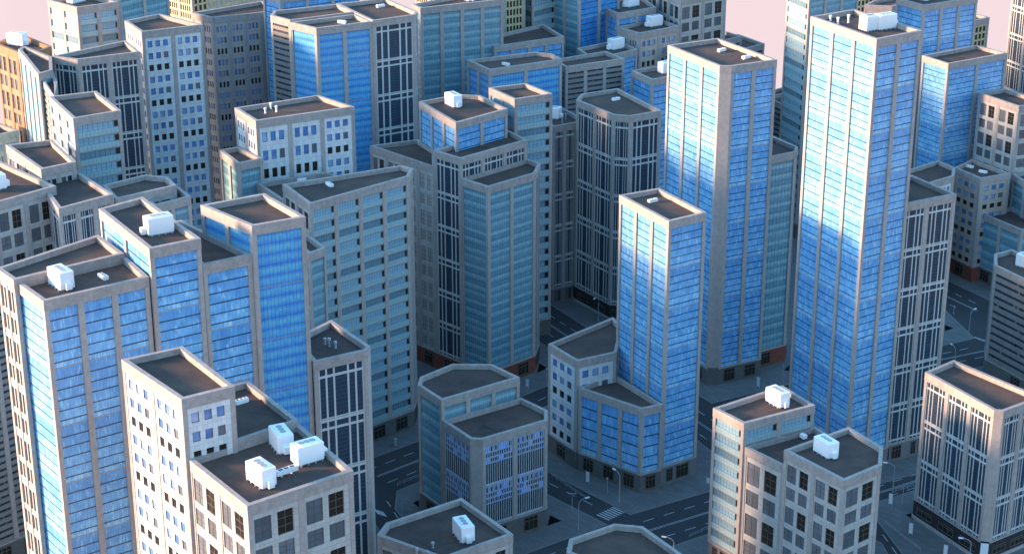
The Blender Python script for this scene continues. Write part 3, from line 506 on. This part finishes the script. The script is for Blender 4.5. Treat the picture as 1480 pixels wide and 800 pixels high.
class Facade:
    """collects the bays of one building"""
    def __init__(s, root, wallmb):
        s.root = root; s.w = wallmb; s.small = []      # (priority, Wall, a0,a1,z0,z1,o,mat,nx,nz)
    def bay(s, W, kind, a0, a1, z0, z1, nm, seed):
        w = s.w; H = (z1 - z0) / nm; L = a1 - a0
        base = -REC + .03
        uv = [(0, nm), (1, nm), (1, 0), (0, 0)]
        if kind in GLASS:
            b = MB([GLASS[kind], 'concrete']); W.quad(b, a0, a1, z0, z1, base, 0, uv)
            for k in range(1, nm if kind in ('blue', 'band', 'bluedk') else 1):                       # thin separating rail at every module
                W.bar(b, a0, a1, z1 - k * H - .06, z1 - k * H + .06, base, base + .10, 1)
            b.build('window_bay', s.root)
        elif kind == 'balcony':
            b = MB(['balcony_glass', 'balustrade', 'concrete', 'black_window'])
            W.quad(b, a0, a1, z0, z1, base - .0, 0, uv)
            fl = H / 3
            for k in range(nm * 3):
                zt = z1 - k * fl; zb = zt - fl
                W.bar(b, a0, a1, zb, zb + .12, base, -.08, 2)                       # slab edge
                q = W.P; o = -.10
                b.face([q(a0, zb + .2, o), q(a1, zb + .2, o), q(a1, zb + fl * .46, o), q(a0, zb + fl * .46, o)], 1, [(0, 0), (1, 0), (1, .18), (0, .18)])
                b.face([q(a0, zb + fl * .46, base), q(a0, zb + fl * .46, o), q(a1, zb + fl * .46, o), q(a1, zb + fl * .46, base)][::-1], 1)
                W.quad(b, a1 - L * .10, a1 - .05, zb + fl * .50, zb + fl * .92, base + .06, 3)   # open loggia at the end
            b.build('window_bay', s.root)
        elif kind == 'grid':
            b = MB(['dark_glass', 'pale_frame', 'spandrel'])
            W.quad(b, a0, a1, z0, z1, base)
            bw = L * .038
            xs = [0, .175, .345, .655, .825]
            for x in xs[1:]: W.bar(b, a0 + L * x - bw / 2, a0 + L * x + bw / 2, z0, z1, base, base + .16, 1)
            W.bar(b, a0, a0 + bw * .8, z0, z1, base, base + .16, 1); W.bar(b, a1 - bw * .8, a1, z0, z1, base, base + .16, 1)
            for k in range(nm):
                zt = z1 - k * H
                for fr, hw in ((.155, .022), (.955, .010) if k < nm - 1 else (.93, .02), (.0, .022)):
                    if k == 0 and fr == 0: continue
                    zz = zt - H * fr; W.bar(b, a0, a1, zz - H * hw, zz + H * hw, base, base + .19, 1)
                for j in range(1, 10):                       # floor spandrels behind the bars
                    zz = zt - H * (.155 + .08 * j); W.bar(b, a0, a1, zz - .06, zz + .06, base, base + .05, 2, False)
            b.build('window_bay', s.root)
        elif kind == 'stripe':
            b = MB(['louvre', 'dark_glass', 'black_window'])
            W.quad(b, a0, a1, z0, z1, base, 1)
            ns = 6 * nm; sh = (z1 - z0) / ns
            for k in range(ns):
                zb = z0 + k * sh
                W.bar(b, a0, a1, zb, zb + sh * .60, base, -.06, 0)
                rr = random.Random(seed * 97 + k)
                for q in range(2):
                    x = a0 + L * rr.random() * .95; W.bar(b, x, x + L * .03, zb + sh * .60, zb + sh, base, base + .2, 2 if rr.random() < .5 else 0)
            b.build('window_bay', s.root)
        elif kind in ('punched', 'punchedw', 'punchedt'):
            for k in range(nm):
                zt = z1 - k * H; rows = []
                for r_ in range(3):
                    c = .18 + r_ / 3.0; rows.append((zt - H * (c + .09), zt - H * (c - .085)))
                s.panel(W, a0, a1, zt - H, zt, rows, [(.09, .27), (.385, .565), (.68, .86)], 'ttile' if kind == 'punchedt' else 'tile', k, H,
                        lambda r_, c_: 'black_window' if r_ == 2 else ('blue_window' if not (r_ == 1 and c_ == 2) else 'grey_window'), 1, 1, True, z1)
        elif kind == 'panel':
            for k in range(nm):
                zt = z1 - k * H
                rows = [(zt - H * .50, zt - H * .09), (zt - H * .92, zt - H * .62)]
                s.panel(W, a0, a1, zt - H, zt, rows, [(.03, .40), (.53, .88)], 'ptile', k, H,
                        lambda r_, c_: 'black_window' if (r_ == 0 and c_ == 1) else 'grey_window', 2, 3, True, z1)
        elif kind == 'green':
            for k in range(nm):
                zt = z1 - k * H; rows = [(zt - H * (c + .10), zt - H * (c - .08)) for c in (.15, .40, .65, .90)]
                s.panel(W, a0, a1, zt - H, zt, rows, [(.04 + .192 * j, .04 + .192 * j + .125) for j in range(5)], 'ytile', k, H,
                        lambda r_, c_: 'black_window', 1, 1, False, z1)
        elif kind == 'fin':
            b = MB(['periwinkle_tile', 'dark_glass', 'pale_frame'])
            W.quad(b, a0, a1, z0, z1, base, 0, [(0, nm), (1, nm), (1, 0), (0, 0)])
            for k in range(nm):
                zt = z1 - k * H
                rr = random.Random(seed + k)
                for (c0, c1, cnt, d0, d1) in ((.05, .165, 6, .18, .72), (.205, .295, 12, .3, .8), (.345, .43, 6, .12, .86)):
                    for q in range(cnt):
                        if rr.random() < .12: continue
                        W.quad(b, a0 + L * (q + d0) / cnt, a0 + L * (q + d1) / cnt, zt - H * c1, zt - H * c0, base + .05, 1)
                W.quad(b, a0, a1, zt - H * .95, zt - H * .47, base + .04, 1)
                W.bar(b, a0, a1, zt - H * .965, zt - H * .99, base, base + .2, 2)
            for q in range(13):
                x = a0 + (L - .15) * q / 12; W.bar(b, x, x + .15, z0, z1, base, base + .2, 2)
            b.build('window_bay', s.root)
    def panel(s, W, a0, a1, z0, z1, rows, cols, mat, k, H, pick, nx, nz, parts, ztop):
        w = s.w; mi = {'tile': 1, 'ptile': 2, 'ytile': 3, 'ttile': 4}[mat]; L = a1 - a0; o = -.16; og = -.40
        def q(x0, x1, y0, y1):
            if x1 - x0 < 1e-4 or y1 - y0 < 1e-4: return
            W.quad(w, x0, x1, y0, y1, o, mi, [((x - a0) / L, (ztop - z) / H) for x, z in ((x0, y0), (x1, y0), (x1, y1), (x0, y1))])
        zc = z1
        for ri, (zb, zt) in enumerate(rows):
            q(a0, a1, zt, zc); xc = a0
            for ci, (c0, c1) in enumerate(cols):
                x0, x1 = a0 + L * c0, a0 + L * c1
                q(xc, x0, zb, zt); xc = x1
                for pts in ([W.P(x0, zb, og), W.P(x0, zb, o), W.P(x0, zt, o), W.P(x0, zt, og)][::-1], [W.P(x1, zb, o), W.P(x1, zb, og), W.P(x1, zt, og), W.P(x1, zt, o)][::-1],
                            [W.P(x0, zb, og), W.P(x1, zb, og), W.P(x1, zb, o), W.P(x0, zb, o)], [W.P(x0, zt, o), W.P(x1, zt, o), W.P(x1, zt, og), W.P(x0, zt, og)]):
                    w.face(pts, mi, [(.05, .05)] * 4)
                front = W.n.y < -.1
                s.small.append(((0 if front else 1, -z1, ri), W, x0, x1, zb, zt, og, pick(ri, ci), nx, nz))
            q(xc, a1, zb, zt); zc = zb
        q(a0, a1, z0, zc)
    def flush(s, limit):
        s.small.sort(key=lambda t: t[0])
        rest = MB(['blue_window', 'black_window', 'grey_window', 'window_frame'])
        for i, (_, W, x0, x1, zb, zt, og, mat, nx, nz) in enumerate(s.small):
            if i < limit: window_part(W, x0, x1, zb, zt, og, mat, s.root, nx, nz)
            else:
                W.quad(rest, x0, x1, zb, zt, og, ['blue_window', 'black_window', 'grey_window'].index(mat))
                if nz > 1:
                    for k in range(1, nz): W.bar(rest, x0, x1, zb + (zt - zb) * k / nz - .05, zb + (zt - zb) * k / nz + .05, og, og + .06, 3)
                    xm = (x0 + x1) / 2; W.bar(rest, xm - .05, xm + .05, zb, zt, og, og + .07, 3)
        o = rest.build('window', s.root)
        if o: o['kind'] = 'stuff'

CATS = {'glass_tower': 'tower', 'office_tower': 'tower', 'apartment_tower': 'tower', 'louvred_tower': 'tower', 'glass_block': 'building', 'office_block': 'building',
        'apartment_block': 'building', 'louvred_building': 'building', 'finned_office_block': 'building'}
BASEMAT = {'stone': 'stone_blocks', 'brick': 'red_brick', 'dark': 'dark_stone', 'office': 'stucco_base'}
BROOT = {}
STRETCH = {'P1': (1.5, 1.5, 1.0)}
NMOD = {'G1': 5, 'D': 8, 'T1': 10, 'L': 7, 'L3': 8, 'L4': 7, 'L5': 8}
MARG, PIL = .085 * U, .115 * U
def make_building(key, name, label, h, poly, ls, rs, cs, base):
    cx = sum(p[0] for p in poly) / len(poly); cy = sum(p[1] for p in poly) / len(poly)
    root = empty(name, (cx, cy, 0), label, CATS[name]); BROOT[key] = root
    n = len(poly); seed = sum(map(ord, key))
    zd = h - .11 * U; zc = h - .2 * U; zb = .5 * U
    nm = NMOD.get(key, max(1, round(h / U - .73)))
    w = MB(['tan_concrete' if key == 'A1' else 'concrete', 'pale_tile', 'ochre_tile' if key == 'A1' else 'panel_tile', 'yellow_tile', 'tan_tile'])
    core = offset(poly, REC)
    for i in range(n):
        a, b = core[i], core[(i + 1) % n]
        w.face([(*a, zb), (*b, zb), (*b, zd - .3), (*a, zd - .3)])
    gf = MB([BASEMAT[base], 'concrete']); fac = Facade(root, w)
    shop = []
    for i in range(n):
        p0, p1 = poly[i], poly[(i + 1) % n]; W = Wall(p0, p1)
        if W.L < .3: continue
        front = W.n.y < -.05
        W.quad(gf, 0, W.L, -.05, zb, 0, 0, [(0, 0), (W.L, 0), (W.L, zb), (0, zb)])
        gf.face([W.P(0, zb, 0), W.P(W.L, zb, 0), Vector((*core[(i + 1) % n], zb)), Vector((*core[i], zb))], 1)
        if abs(W.n.x) < .30 and front: spec = cs or 'plain'
        elif front: spec = ls if W.n.x < 0 else rs
        else: spec = rs if W.n.x < 0 else ls
        if W.L < .34 * U and not cs: spec = 'plain'
        kind, nb = parse(spec)
        if not front and kind != 'plain': nb = max(1, round(W.L / (.68 * U)))
        if W.L < 3.2: kind = 'plain'
        if kind == 'plain':
            W.quad(w, 0, W.L, zb, zc, 0); continue
        mg = min(MARG, W.L * .12); pl = min(PIL, W.L * .1)
        bw = (W.L - 2 * mg - (nb - 1) * pl) / nb
        edges = []; x = mg
        W.bar(w, 0, mg, zb, zc, -REC, 0, 0)
        for k in range(nb):
            wk = bw
            edges.append((x, x + wk)); x += wk
            pe = mg if k == nb - 1 else pl
            W.bar(w, x, x + pe, zb, zc, -REC, 0, 0); x += pe
        for k, (a, b) in enumerate(edges):
            nmk = nm
            if kind == 'punchedw' and k < 2: nmk = max(1, round(nm / 1.5))
            fac.bay(W, kind, a, b, zb, zc, nmk, seed + 10 * i + k)
            if front:                                    # ground floor openings
                cxm = (a + b) / 2; ww = min(4.4, (b - a) * .62)
                if base == 'office': shop += [(W, a + (b - a) * .1, a + (b - a) * .3), (W, a + (b - a) * .42, a + (b - a) * .82)]
                elif base == 'dark': shop.append((W, cxm - ww * .7, cxm + ww * .7))
                else: shop.append((W, cxm - ww / 2, cxm + ww / 2))
        # string course between base and storeys
        W.bar(gf, 0, W.L, zb - .45, zb - .1, 0, .14, 1)
        if base == 'dark': W.bar(gf, 0, W.L, 0, .9, 0, .35, 1)
    w.build('wall', root); gf.build('ground_floor', root)
    fac.flush(100 if key in NEARWIN else 0)
    for (W, a, b) in shop:
        sh = MB(['window_frame', 'window_frame']); z0, z1 = (1.7, 4.0) if base == 'dark' else (.8, 4.9)
        for k in range(4):
            x = a + (b - a - .14) * k / 3; W.bar(sh, x, x + .14, z0, z1, .0, .16, 1)
        for z in (z0, z0 + (z1 - z0) * .68, z1 - .16): W.bar(sh, a, b, z, z + .16, .0, .15, 1)
        f = sh.build('window', root); g = MB(['black_window']); W.quad(g, a, b, z0, z1, .05); g.build('pane', f)
    if key in ('D', 'BR'):                               # blank white sign board on the cut corner
        for i in range(n):
            W = Wall(poly[i], poly[(i + 1) % n])
            if W.n.y < -.8 and W.L < 3.5 and abs(W.n.x) < .35:
                sb = MB(['sign_face']); W.bar(sb, .15, W.L - .15, .8, zb - .6, 0, .3); sb.build('sign_board', root)
    # parapet with its cap band, roof deck
    inner = offset(poly, .95); out2 = offset(poly, -.06)
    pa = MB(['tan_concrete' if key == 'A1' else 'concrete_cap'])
    for i in range(n):
        j = (i + 1) % n
        a, b, c_, d = out2[i], out2[j], inner[i], inner[j]
        pa.face([(*a, zc), (*b, zc), (*b, h), (*a, h)]); pa.face([(*a, h), (*b, h), (*d, h), (*c_, h)])
        pa.face([(*d, h), (*d, zd - .2), (*c_, zd - .2), (*c_, h)]); pa.face([(*b, zc), (*a, zc), (*core[i], zc), (*core[j], zc)])
    pa.build('parapet', root)
    rf = MB(['roof_felt']); rf.face([(*p, zd) for p in offset(poly, .9)]); rf.build('roof', root)
NEARWIN = {'F1', 'F2', 'BMc', 'BMb', 'W1', 'P1', 'A6', 'A8', 'Q4', 'E2', 'R7', 'C8', 'R6', 'F4', 'L2', 'N0', 'C10', 'R8', 'A1'}

# ------------------------------------------------------------------ ground, pavements, roads
def sheet(name, pts, z, mat, depth=0, kerb=None, label=None):
    b = MB([mat, kerb or mat]); b.face([(x, y, z) for x, y in pts], 0)
    if depth:
        m = len(pts)
        for i in range(m):
            (x0, y0), (x1, y1) = pts[i], pts[(i + 1) % m]; b.face([(x0, y0, z - depth), (x1, y1, z - depth), (x1, y1, z), (x0, y0, z)], 1)
    return tag(b.build(name), label, None, None, 'structure')
def ccw(pts):
    a = sum(pts[i][0] * pts[(i + 1) % len(pts)][1] - pts[(i + 1) % len(pts)][0] * pts[i][1] for i in range(len(pts)))
    return pts if a > 0 else pts[::-1]
S = lambda L: ccw([(x * U, y * U) for x, y in L])
sheet('ground', S([(-26, 10), (26, 10), (26, 66), (12, 69.5), (-24, 69.5)]), -.15, 'asphalt')
BLOCKS = [
 [(-2.75, 39.1), (-2.75, 38.2), (-1.3, 34.95), (2.2, 37.45), (-.86, 40.8)],
 [(2.75, 37.9), (5.75, 39.65), (4.7, 41.75), (2.9, 44.9), (.85, 43.7), (.02, 41.0)],
 [(-16, 30.2), (-2.38, 41.69), (.3, 44.42), (1.9, 46.0), (.79, 48.09), (-1.6, 52.0), (-5, 57.5), (-5, 69), (-24, 69), (-24, 30.2)],
 [(-16, 27.6), (-3.35, 38.3), (-3.2, 37.6), (-1.95, 34.9), (-1.9, 33.7), (-3.2, 32.8), (-1.2, 22), (-16, 20)],
 [(-2.7, 32.2), (3.2, 36.2), (4.5, 37.05), (7.1, 38.0), (8.35, 36.6), (8.6, 34), (7, 28), (-1, 28)],
 [(.85, 51.35), (2.12, 49.11), (5.25, 43.95), (12.18, 47.78), (13.2, 48.3), (12.82, 50.46), (9.4, 57.3), (1.9, 52.55), (1.16, 52.26)],
 [(5.9, 42.4), (7.45, 39.25), (8.88, 39.46), (9.8, 39.96), (13.6, 42.3), (13.0, 46.4), (11.9, 45.9)],
 [(8.35, 38.4), (9.62, 39.14), (14, 41.8), (17, 38), (11.2, 33.5), (9.1, 33.9), (8.45, 37.48)],
 [(13.5, 46.5), (14.1, 47.1), (18, 49.5), (21, 44), (14.5, 42.5)],
 [(13.44, 52.71), (14.27, 51.23), (15.3, 49.2), (22, 53), (24, 65), (12, 68), (10, 59)],
 [(-.9, 52.7), (1.94, 54.21), (9.2, 58.6), (11, 69), (-4.2, 69), (-4.2, 58)]]
for bl in BLOCKS:
    pts = S(bl); sheet('pavement', pts, 0.0, 'pavement', .15)
    ins = offset(pts, .4); kb = MB(['kerb'])
    for i in range(len(pts)):
        j = (i + 1) % len(pts); kb.face([(*pts[i], .004), (*pts[j], .004), (*ins[j], .004), (*ins[i], .004)])
        kb.face([(*pts[i], -.15), (*pts[j], -.15), (*pts[j], .004), (*pts[i], .004)])
    tag(kb.build('kerb'), None, None, None, 'structure')
# painted markings
mk = MB(['road_paint'])
def stripe(p, q, w, z=-.146):
    a, b = Vector((*p, 0)) * U, Vector((*q, 0)) * U; d = (b - a).normalized(); s_ = Vector((-d.y, d.x, 0)) * w / 2; zz = Vector((0, 0, z))
    mk.face([a - s_ + zz, b - s_ + zz, b + s_ + zz, a + s_ + zz])
def lane(p, q, off, kind='dash', w=.22, dash=3.6, gap=3.4):
    a, b = Vector(p), Vector(q); d = (b - a); L = d.length; d = d / L; nn = Vector((-d.y, d.x)) * (off / U)
    if kind == 'solid': stripe(a + nn, b + nn, w); return
    s_ = 0
    while s_ * U < L * U - dash: stripe(a + nn + d * s_, a + nn + d * (s_ + dash / U), w); s_ += (dash + gap) / U
def road(p, q, half):
    lane(p, q, .28, 'solid', .16); lane(p, q, -.28, 'solid', .16)
    lane(p, q, half * .5); lane(p, q, -half * .5)
road((-3.27, 39.85), (-1.3, 41.6), 10); road((-.2, 42.6), (1.2, 44.1), 10); road((-9, 34.4), (-3.6, 39.5), 10)
road((2.75, 36.95), (6.3, 39.1), 10); road((-.9, 34.3), (2.3, 36.65), 10)
road((8.3, 38.75), (13, 41.6), 6)
road((.2, 50.9), (2.9, 46.2), 9); road((3.1, 45.9), (6.4, 40.0), 9)
road((-.6, 52.15), (2.2, 53.55), 8); road((3.0, 53.9), (8, 56.8), 8)
road((12.5, 52.6), (13.75, 50.4), 9); road((10.5, 56.6), (12.4, 52.8), 9)
road((9, 45.5), (13.25, 47.45), 8)
lane((.9, 39.5), (2.0, 38.3), 0); lane((.2, 40.4), (.9, 39.5), 0); lane((-2.95, 38.6), (-1.9, 35.8), 0); lane((8.45, 37.0), (8.95, 34), 0)
def zebra(p, q, across, n, w=.5, ln=3.2):
    a, b = Vector(p), Vector(q)
    for k in range(n):
        c = a + (b - a) * ((k + .5) / n); d = Vector(across).normalized() * (ln / 2 / U); stripe(c - d, c + d, w)
zebra((2.08, 37.78), (2.52, 38.2), (-.72, .70), 7, .45, 4.6)
zebra((-3.18, 38.1), (-2.95, 37.95), (-.4, .9), 4)
zebra((.75, 52.2), (1.05, 52.0), (.9, .45), 4); zebra((13.25, 48.35), (13.5, 48.1), (.5, -.9), 4)
tag(mk.build('road_markings'), None, None, None, 'structure')
# flat black sheets laid on the ground as dark gaps beside the building feet
for pts in GAP_SHEETS: sheet('black_gap_sheet', ccw([tuple(p) for p in pts]), .012, 'gap_black')

# ------------------------------------------------------------------ buildings
for rec in BUILDINGS: make_building(*rec)

# ------------------------------------------------------------------ rooftop equipment
def roof_unit(n, x, y, z, ang, wr, wl, hh, label):
    big = wr > wl
    L_, W_ = (6.0, 3.35); H_ = 3.75
    if hh < 1.5: L_, W_, H_ = max(wr, wl, 1.6), min(wr, wl) + .1, hh; 
    lr, ll = (L_, W_) if big else (W_, L_)
    if n == 'T1': lr, ll, H_ = (6.0 if wr > 5 else 4.3), 3.3, 3.75
    root = empty('rooftop_unit', (x, y, z), label, 'air conditioner', 'white units on the roofs')
    t = Vector((math.cos(ang), math.sin(ang), 0)); s_ = Vector((-t.y, t.x, 0)); o = Vector((x, y, z + .35)); up = Vector((0, 0, 1))
    b = MB(['white_paint'])
    def rbox(o, X, Y, Zh, bev, m=0):                      # box with chamfered upper and vertical edges
        xl, yl = X.length, Y.length; xd, yd = X / xl, Y / yl
        def ring(i, zz): 
            return [o + xd * a + yd * c_ + up * zz for a, c_ in ((i, 0), (xl - i, 0), (xl, i), (xl, yl - i), (xl - i, yl), (i, yl), (0, yl - i), (0, i))]
        r0 = ring(bev, 0); r1 = ring(bev, Zh - bev)
        r2 = [o + (p - o - up * (Zh - bev)) for p in r1]
        cxy = o + X / 2 + Y / 2
        r2 = [cxy + (p - cxy - up * (Zh - bev)) * (1 - bev / max(xl, yl) * 1.6) + up * Zh for p in r1]
        for a, c_ in ((r0, r1), (r1, r2)):
            for i in range(8):
                j = (i + 1) % 8; b.face([a[i], a[j], c_[j], c_[i]], m)
        b.face(r2, m); b.face(r0[::-1], m)
    rbox(o, t * lr, s_ * ll, H_, .14 if hh > 1.5 else .05); hs = b.build('housing', root)
    if hh > 1.5:
        b = MB(['grey_metal', 'white_paint']); X, Y = t * lr, s_ * ll
        lo = X if lr > ll else Y; sh = Y if lr > ll else X
        box_pts(b, o + lo * .16 + sh * .22 + up * H_, lo * .68, sh * .56, up * .14, 1) if lr > ll else box_pts(b, o + lo * .16 + sh * .22 + up * H_, sh * .56, lo * .68, up * .14, 1)
        for k in range(3):
            c = o + lo * (.29 + .21 * k) + sh * .5 + up * (H_ + .15); R = min(lr, ll) * .2
            b.face([c + Vector((math.cos(a) * R, math.sin(a) * R, .03)) for a in [q * math.pi / 6 for q in range(12)]], 0)
        b.build('fan_grille', hs)
        b = MB(['white_paint', 'vent_dark'])
        d = -1 if n in ('L3', 'C7', 'C8', 'C9') else 1
        dl = lo.normalized(); sl2 = sh.normalized()
        st = o + sl2 * (sh.length * .3) + (dl * lo.length if d == 1 else -dl * 1.2)
        if lr > ll: box_pts(b, st, dl * 1.2, sl2 * 1.3, up * 1.5)
        else: box_pts(b, o + sl2 * (sh.length * .3) - dl * .9, sl2 * 1.3, dl * .9, up * 1.5)
        b.build('duct', root)
        b = MB(['grey_metal'])
        for k in range(4):
            for e in (-.25, ll + .0) if lr > ll else (-.25, lr + .0):
                p = o - up * .35 + (t * (lr * (.1 + .26 * k)) + s_ * e if lr > ll else s_ * (ll * (.1 + .26 * k)) + t * e)
                box_pts(b, p, t * .28, s_ * .28, up * .35)
        box_pts(b, o - up * .35 + t * .25 + s_ * .25, t * (lr - .5), s_ * (ll - .5), up * .35)
        b.build('support_frame', root)
for r in ROOF_UNITS: roof_unit(*r)
def vent(n, x, y, z, ang, wr, wl, hh, label):
    big = wr > wl; L_, W_, H_ = 3.0, 1.1, .8
    lr, ll = (L_, W_) if big else (W_, L_)
    root = empty('roof_vent', (x, y, z), label, 'vent', 'low white vents on the roofs')
    t = Vector((math.cos(ang), math.sin(ang), 0)); s_ = Vector((-t.y, t.x, 0)); o = Vector((x, y, z + .12)); up = Vector((0, 0, 1))
    b = MB(['white_paint']); box_pts(b, o, t * lr, s_ * ll, up * H_)
    box_pts(b, o + t * .1 + s_ * .1 - up * .12, t * (lr - .2), s_ * (ll - .2), up * .12); b.build('housing', root)
    for k in range(3):
        lo = t * lr if big else s_ * ll; sh = s_ * ll if big else t * lr
        c = o + lo * (.2 + .3 * k) + sh * .5 + up * (H_ + .02); b = MB(['vent_dark', 'white_paint']); R = .34
        ring = [c + Vector((math.cos(a) * R, math.sin(a) * R, 0)) for a in [q * math.pi / 5 for q in range(10)]]
        b.face(ring, 0)
        for i in range(10):
            j = (i + 1) % 10; b.face([ring[i], ring[j], ring[j] + up * .08, ring[i] + up * .08], 1)
        b.build('fan', root)
for r in ROOF_VENTS: vent(*r)
def lathe(b, c, prof, m=0, n=10):
    c = Vector(c); rings = [[c + Vector((math.cos(a) * r, math.sin(a) * r, z)) for a in [k * 2 * math.pi / n for k in range(n)]] for r, z in prof]
    for a, d in zip(rings, rings[1:]):
        for i in range(n): j = (i + 1) % n; b.face([a[i], a[j], d[j], d[i]], m)
    b.face(rings[-1], m)
for (n, x, y, z, hh, label) in ROOF_PIPES:
    hh = max(1.5, hh); root = empty('vent_pipe', (x, y, z), label, 'vent pipe', 'vent pipes on the roofs')
    b = MB(['white_paint' if n in ('T1', 'P1') else 'grey_metal']); lathe(b, (x, y, z), [(.34, 0), (.34, .15), (.27, .2), (.27, hh * .72)]); b.build('pipe', root)
    b = MB(['white_paint' if n in ('T1', 'P1') else 'grey_metal']); lathe(b, (x, y, z), [(.28, hh * .70), (.42, hh * .74), (.42, hh), (.36, hh + .05)]); b.build('cowl', root)

# duct run linking two of the front units
x0, y0, z0, x1, y1 = DUCT
root = empty('roof_duct', (x0, y0, z0), 'short white duct run linking two rooftop units on the big front roof', 'duct')
a, c = Vector((x0, y0, z0 + .5)), Vector((x1, y1, z0 + .5)); d = (c - a); s_ = Vector((-d.y, d.x, 0)).normalized()
b = MB(['white_paint']); box_pts(b, a - s_ * .55, d, s_ * 1.1, Vector((0, 0, 1.0))); box_pts(b, a - s_ * .3 - Vector((0, 0, .5)) + d * .2, d * .06, s_ * .6, Vector((0, 0, .5))); box_pts(b, a - s_ * .3 - Vector((0, 0, .5)) + d * .7, d * .06, s_ * .6, Vector((0, 0, .5))); b.build('duct_body', root)
for k in range(3):
    b = MB(['vent_dark']); o_ = a + d * (.12 + .27 * k) - s_ * .38 + Vector((0, 0, 1.01)); b.face([o_, o_ + d * .2, o_ + d * .2 + s_ * .76, o_ + s_ * .76]); b.build('grille', root)
# ------------------------------------------------------------------ street furniture
def tube(b, pts, r0, r1, m=0, n=8):
    pts = [Vector(p) for p in pts]; rings = []
    for i, p in enumerate(pts):
        d = (pts[min(i + 1, len(pts) - 1)] - pts[max(i - 1, 0)]).normalized()
        u_ = d.cross(Vector((.3, .8, .1))).normalized(); v_ = d.cross(u_); r = r0 + (r1 - r0) * i / (len(pts) - 1)
        rings.append([p + (u_ * math.cos(a) + v_ * math.sin(a)) * r for a in [k * 2 * math.pi / n for k in range(n)]])
    for a, d in zip(rings, rings[1:]):
        for i in range(n): j = (i + 1) % n; b.face([a[i], a[j], d[j], d[i]], m)
    b.face(rings[-1], m); b.face(rings[0][::-1], m)
for (x, y, hx, hy, hh, label) in LAMPS:
    root = empty('street_lamp', (x, y, 0), label, 'street lamp', 'lamps along the streets')
    d = Vector((hx - x, hy - y, 0)); d.normalize(); H_ = 9.0; R_ = 2.3
    b = MB(['grey_metal']); lathe(b, (x, y, 0), [(.22, 0), (.22, .5), (.12, .6)]); tube(b, [(x, y, .5), (x, y, H_ - 1)], .13, .09); b.build('pole', root)
    b = MB(['grey_metal']); tube(b, [Vector((x, y, H_ - 1.02)) + d * (R_ * (1 - math.cos(a))) + Vector((0, 0, 1.3 * math.sin(a))) for a in [k * math.pi / 12 for k in range(7)]], .09, .07); b.build('arm', root)
    b = MB(['lamp_glass', 'grey_metal']); e = Vector((x, y, H_ + .26)) + d * R_; s_ = Vector((-d.y, d.x, 0))
    box_pts(b, e - d * .2 - s_ * .22 - Vector((0, 0, .14)), d * 1.25, s_ * .44, Vector((0, 0, .24))); b.build('lamp_head', root)
for (x, y, hh, label) in POSTS:
    sign = 'round' in label; tl = 'traffic' in label
    root = empty('traffic_light' if tl else ('road_sign' if sign else 'sign_post'), (x, y, 0), label, 'traffic light' if tl else ('road sign' if sign else 'post'))
    hh = max(hh, 3.0); b = MB(['grey_metal']); lathe(b, (x, y, 0), [(.14, 0), (.14, .3), (.08, .35), (.08, hh)]); b.build('post', root)
    b = MB(['grey_metal', 'sign_face'])
    if sign: 
        c = Vector((x, y - .12, hh + .2)); b.face([c + Vector((math.cos(a) * .45, 0, math.sin(a) * .45)) for a in [k * math.pi / 8 for k in range(16)]], 0); b.face([c + Vector((math.cos(a) * .45, .06, math.sin(a) * .45)) for a in [k * math.pi / 8 for k in range(16)]][::-1], 0)
        b.build('sign_plate', root)
    elif tl:
        box_pts(b, (x - 1.2, y - .08, hh), (2.4, 0, 0), (0, .16, 0), (0, 0, .14)); b.build('arm', root)
        for dx in (-1.3, 0, 1.1):
            b = MB(['vent_dark']); box_pts(b, (x + dx, y - .3, hh - .7), (.3, 0, 0), (0, .22, 0), (0, 0, .85)); b.build('signal', root)
    else:
        box_pts(b, (x - .25, y - .15, hh - .5), (.5, 0, 0), (0, .12, 0), (0, 0, .5)); b.build('sign_plate', root)
for (x, y, hh, label, k) in SIGNS:
    if k:
        root = empty('utility_box', (x, y, 0), label, 'utility box'); w_, d_ = .9, .7; hh = max(1.5, min(hh, 2.2))
        b = MB(['grey_metal']); box_pts(b, (x - w_ / 2, y - d_ / 2, 0), (w_, 0, 0), (0, d_, 0), (0, 0, hh)); b.build('cabinet', root)
        b = MB(['grey_metal']); box_pts(b, (x - w_ / 2 - .06, y - d_ / 2 - .06, hh), (w_ + .12, 0, 0), (0, d_ + .12, 0), (0, 0, .1)); b.build('lid', root)
    else:
        root = empty('street_sign', (x, y, 0), label, 'sign'); hh = max(2.4, min(hh, 3.9)); a = math.radians(-35); t = Vector((math.cos(a), math.sin(a), 0)); s_ = Vector((-t.y, t.x, 0))
        b = MB(['grey_metal'])
        for e in (-.62, .52): box_pts(b, Vector((x, y, 0)) + t * e, t * .1, s_ * .12, Vector((0, 0, hh)))
        b.build('frame', root)
        b = MB(['sign_face']); box_pts(b, Vector((x, y, .6)) - t * .52 + s_ * .02, t * 1.04, s_ * .08, Vector((0, 0, hh - .7))); b.build('panel', root)
for (x0, y0, x1, y1, label) in RAILS:
    a, c = Vector((x0, y0, 0)), Vector((x1, y1, 0)); L_ = (c - a).length; root = empty('railing', a, label, 'railing')
    b = MB(['grey_metal']); nn = max(2, int(L_ / 2.2))
    for k in range(nn + 1): p = a + (c - a) * k / nn; lathe(b, p, [(.05, 0), (.05, 1.1)], 0, 6)
    b.build('posts', root); b = MB(['grey_metal'])
    for z in (.55, 1.1): tube(b, [a + Vector((0, 0, z)), c + Vector((0, 0, z))], .05, .05, 0, 6)
    b.build('rails', root)
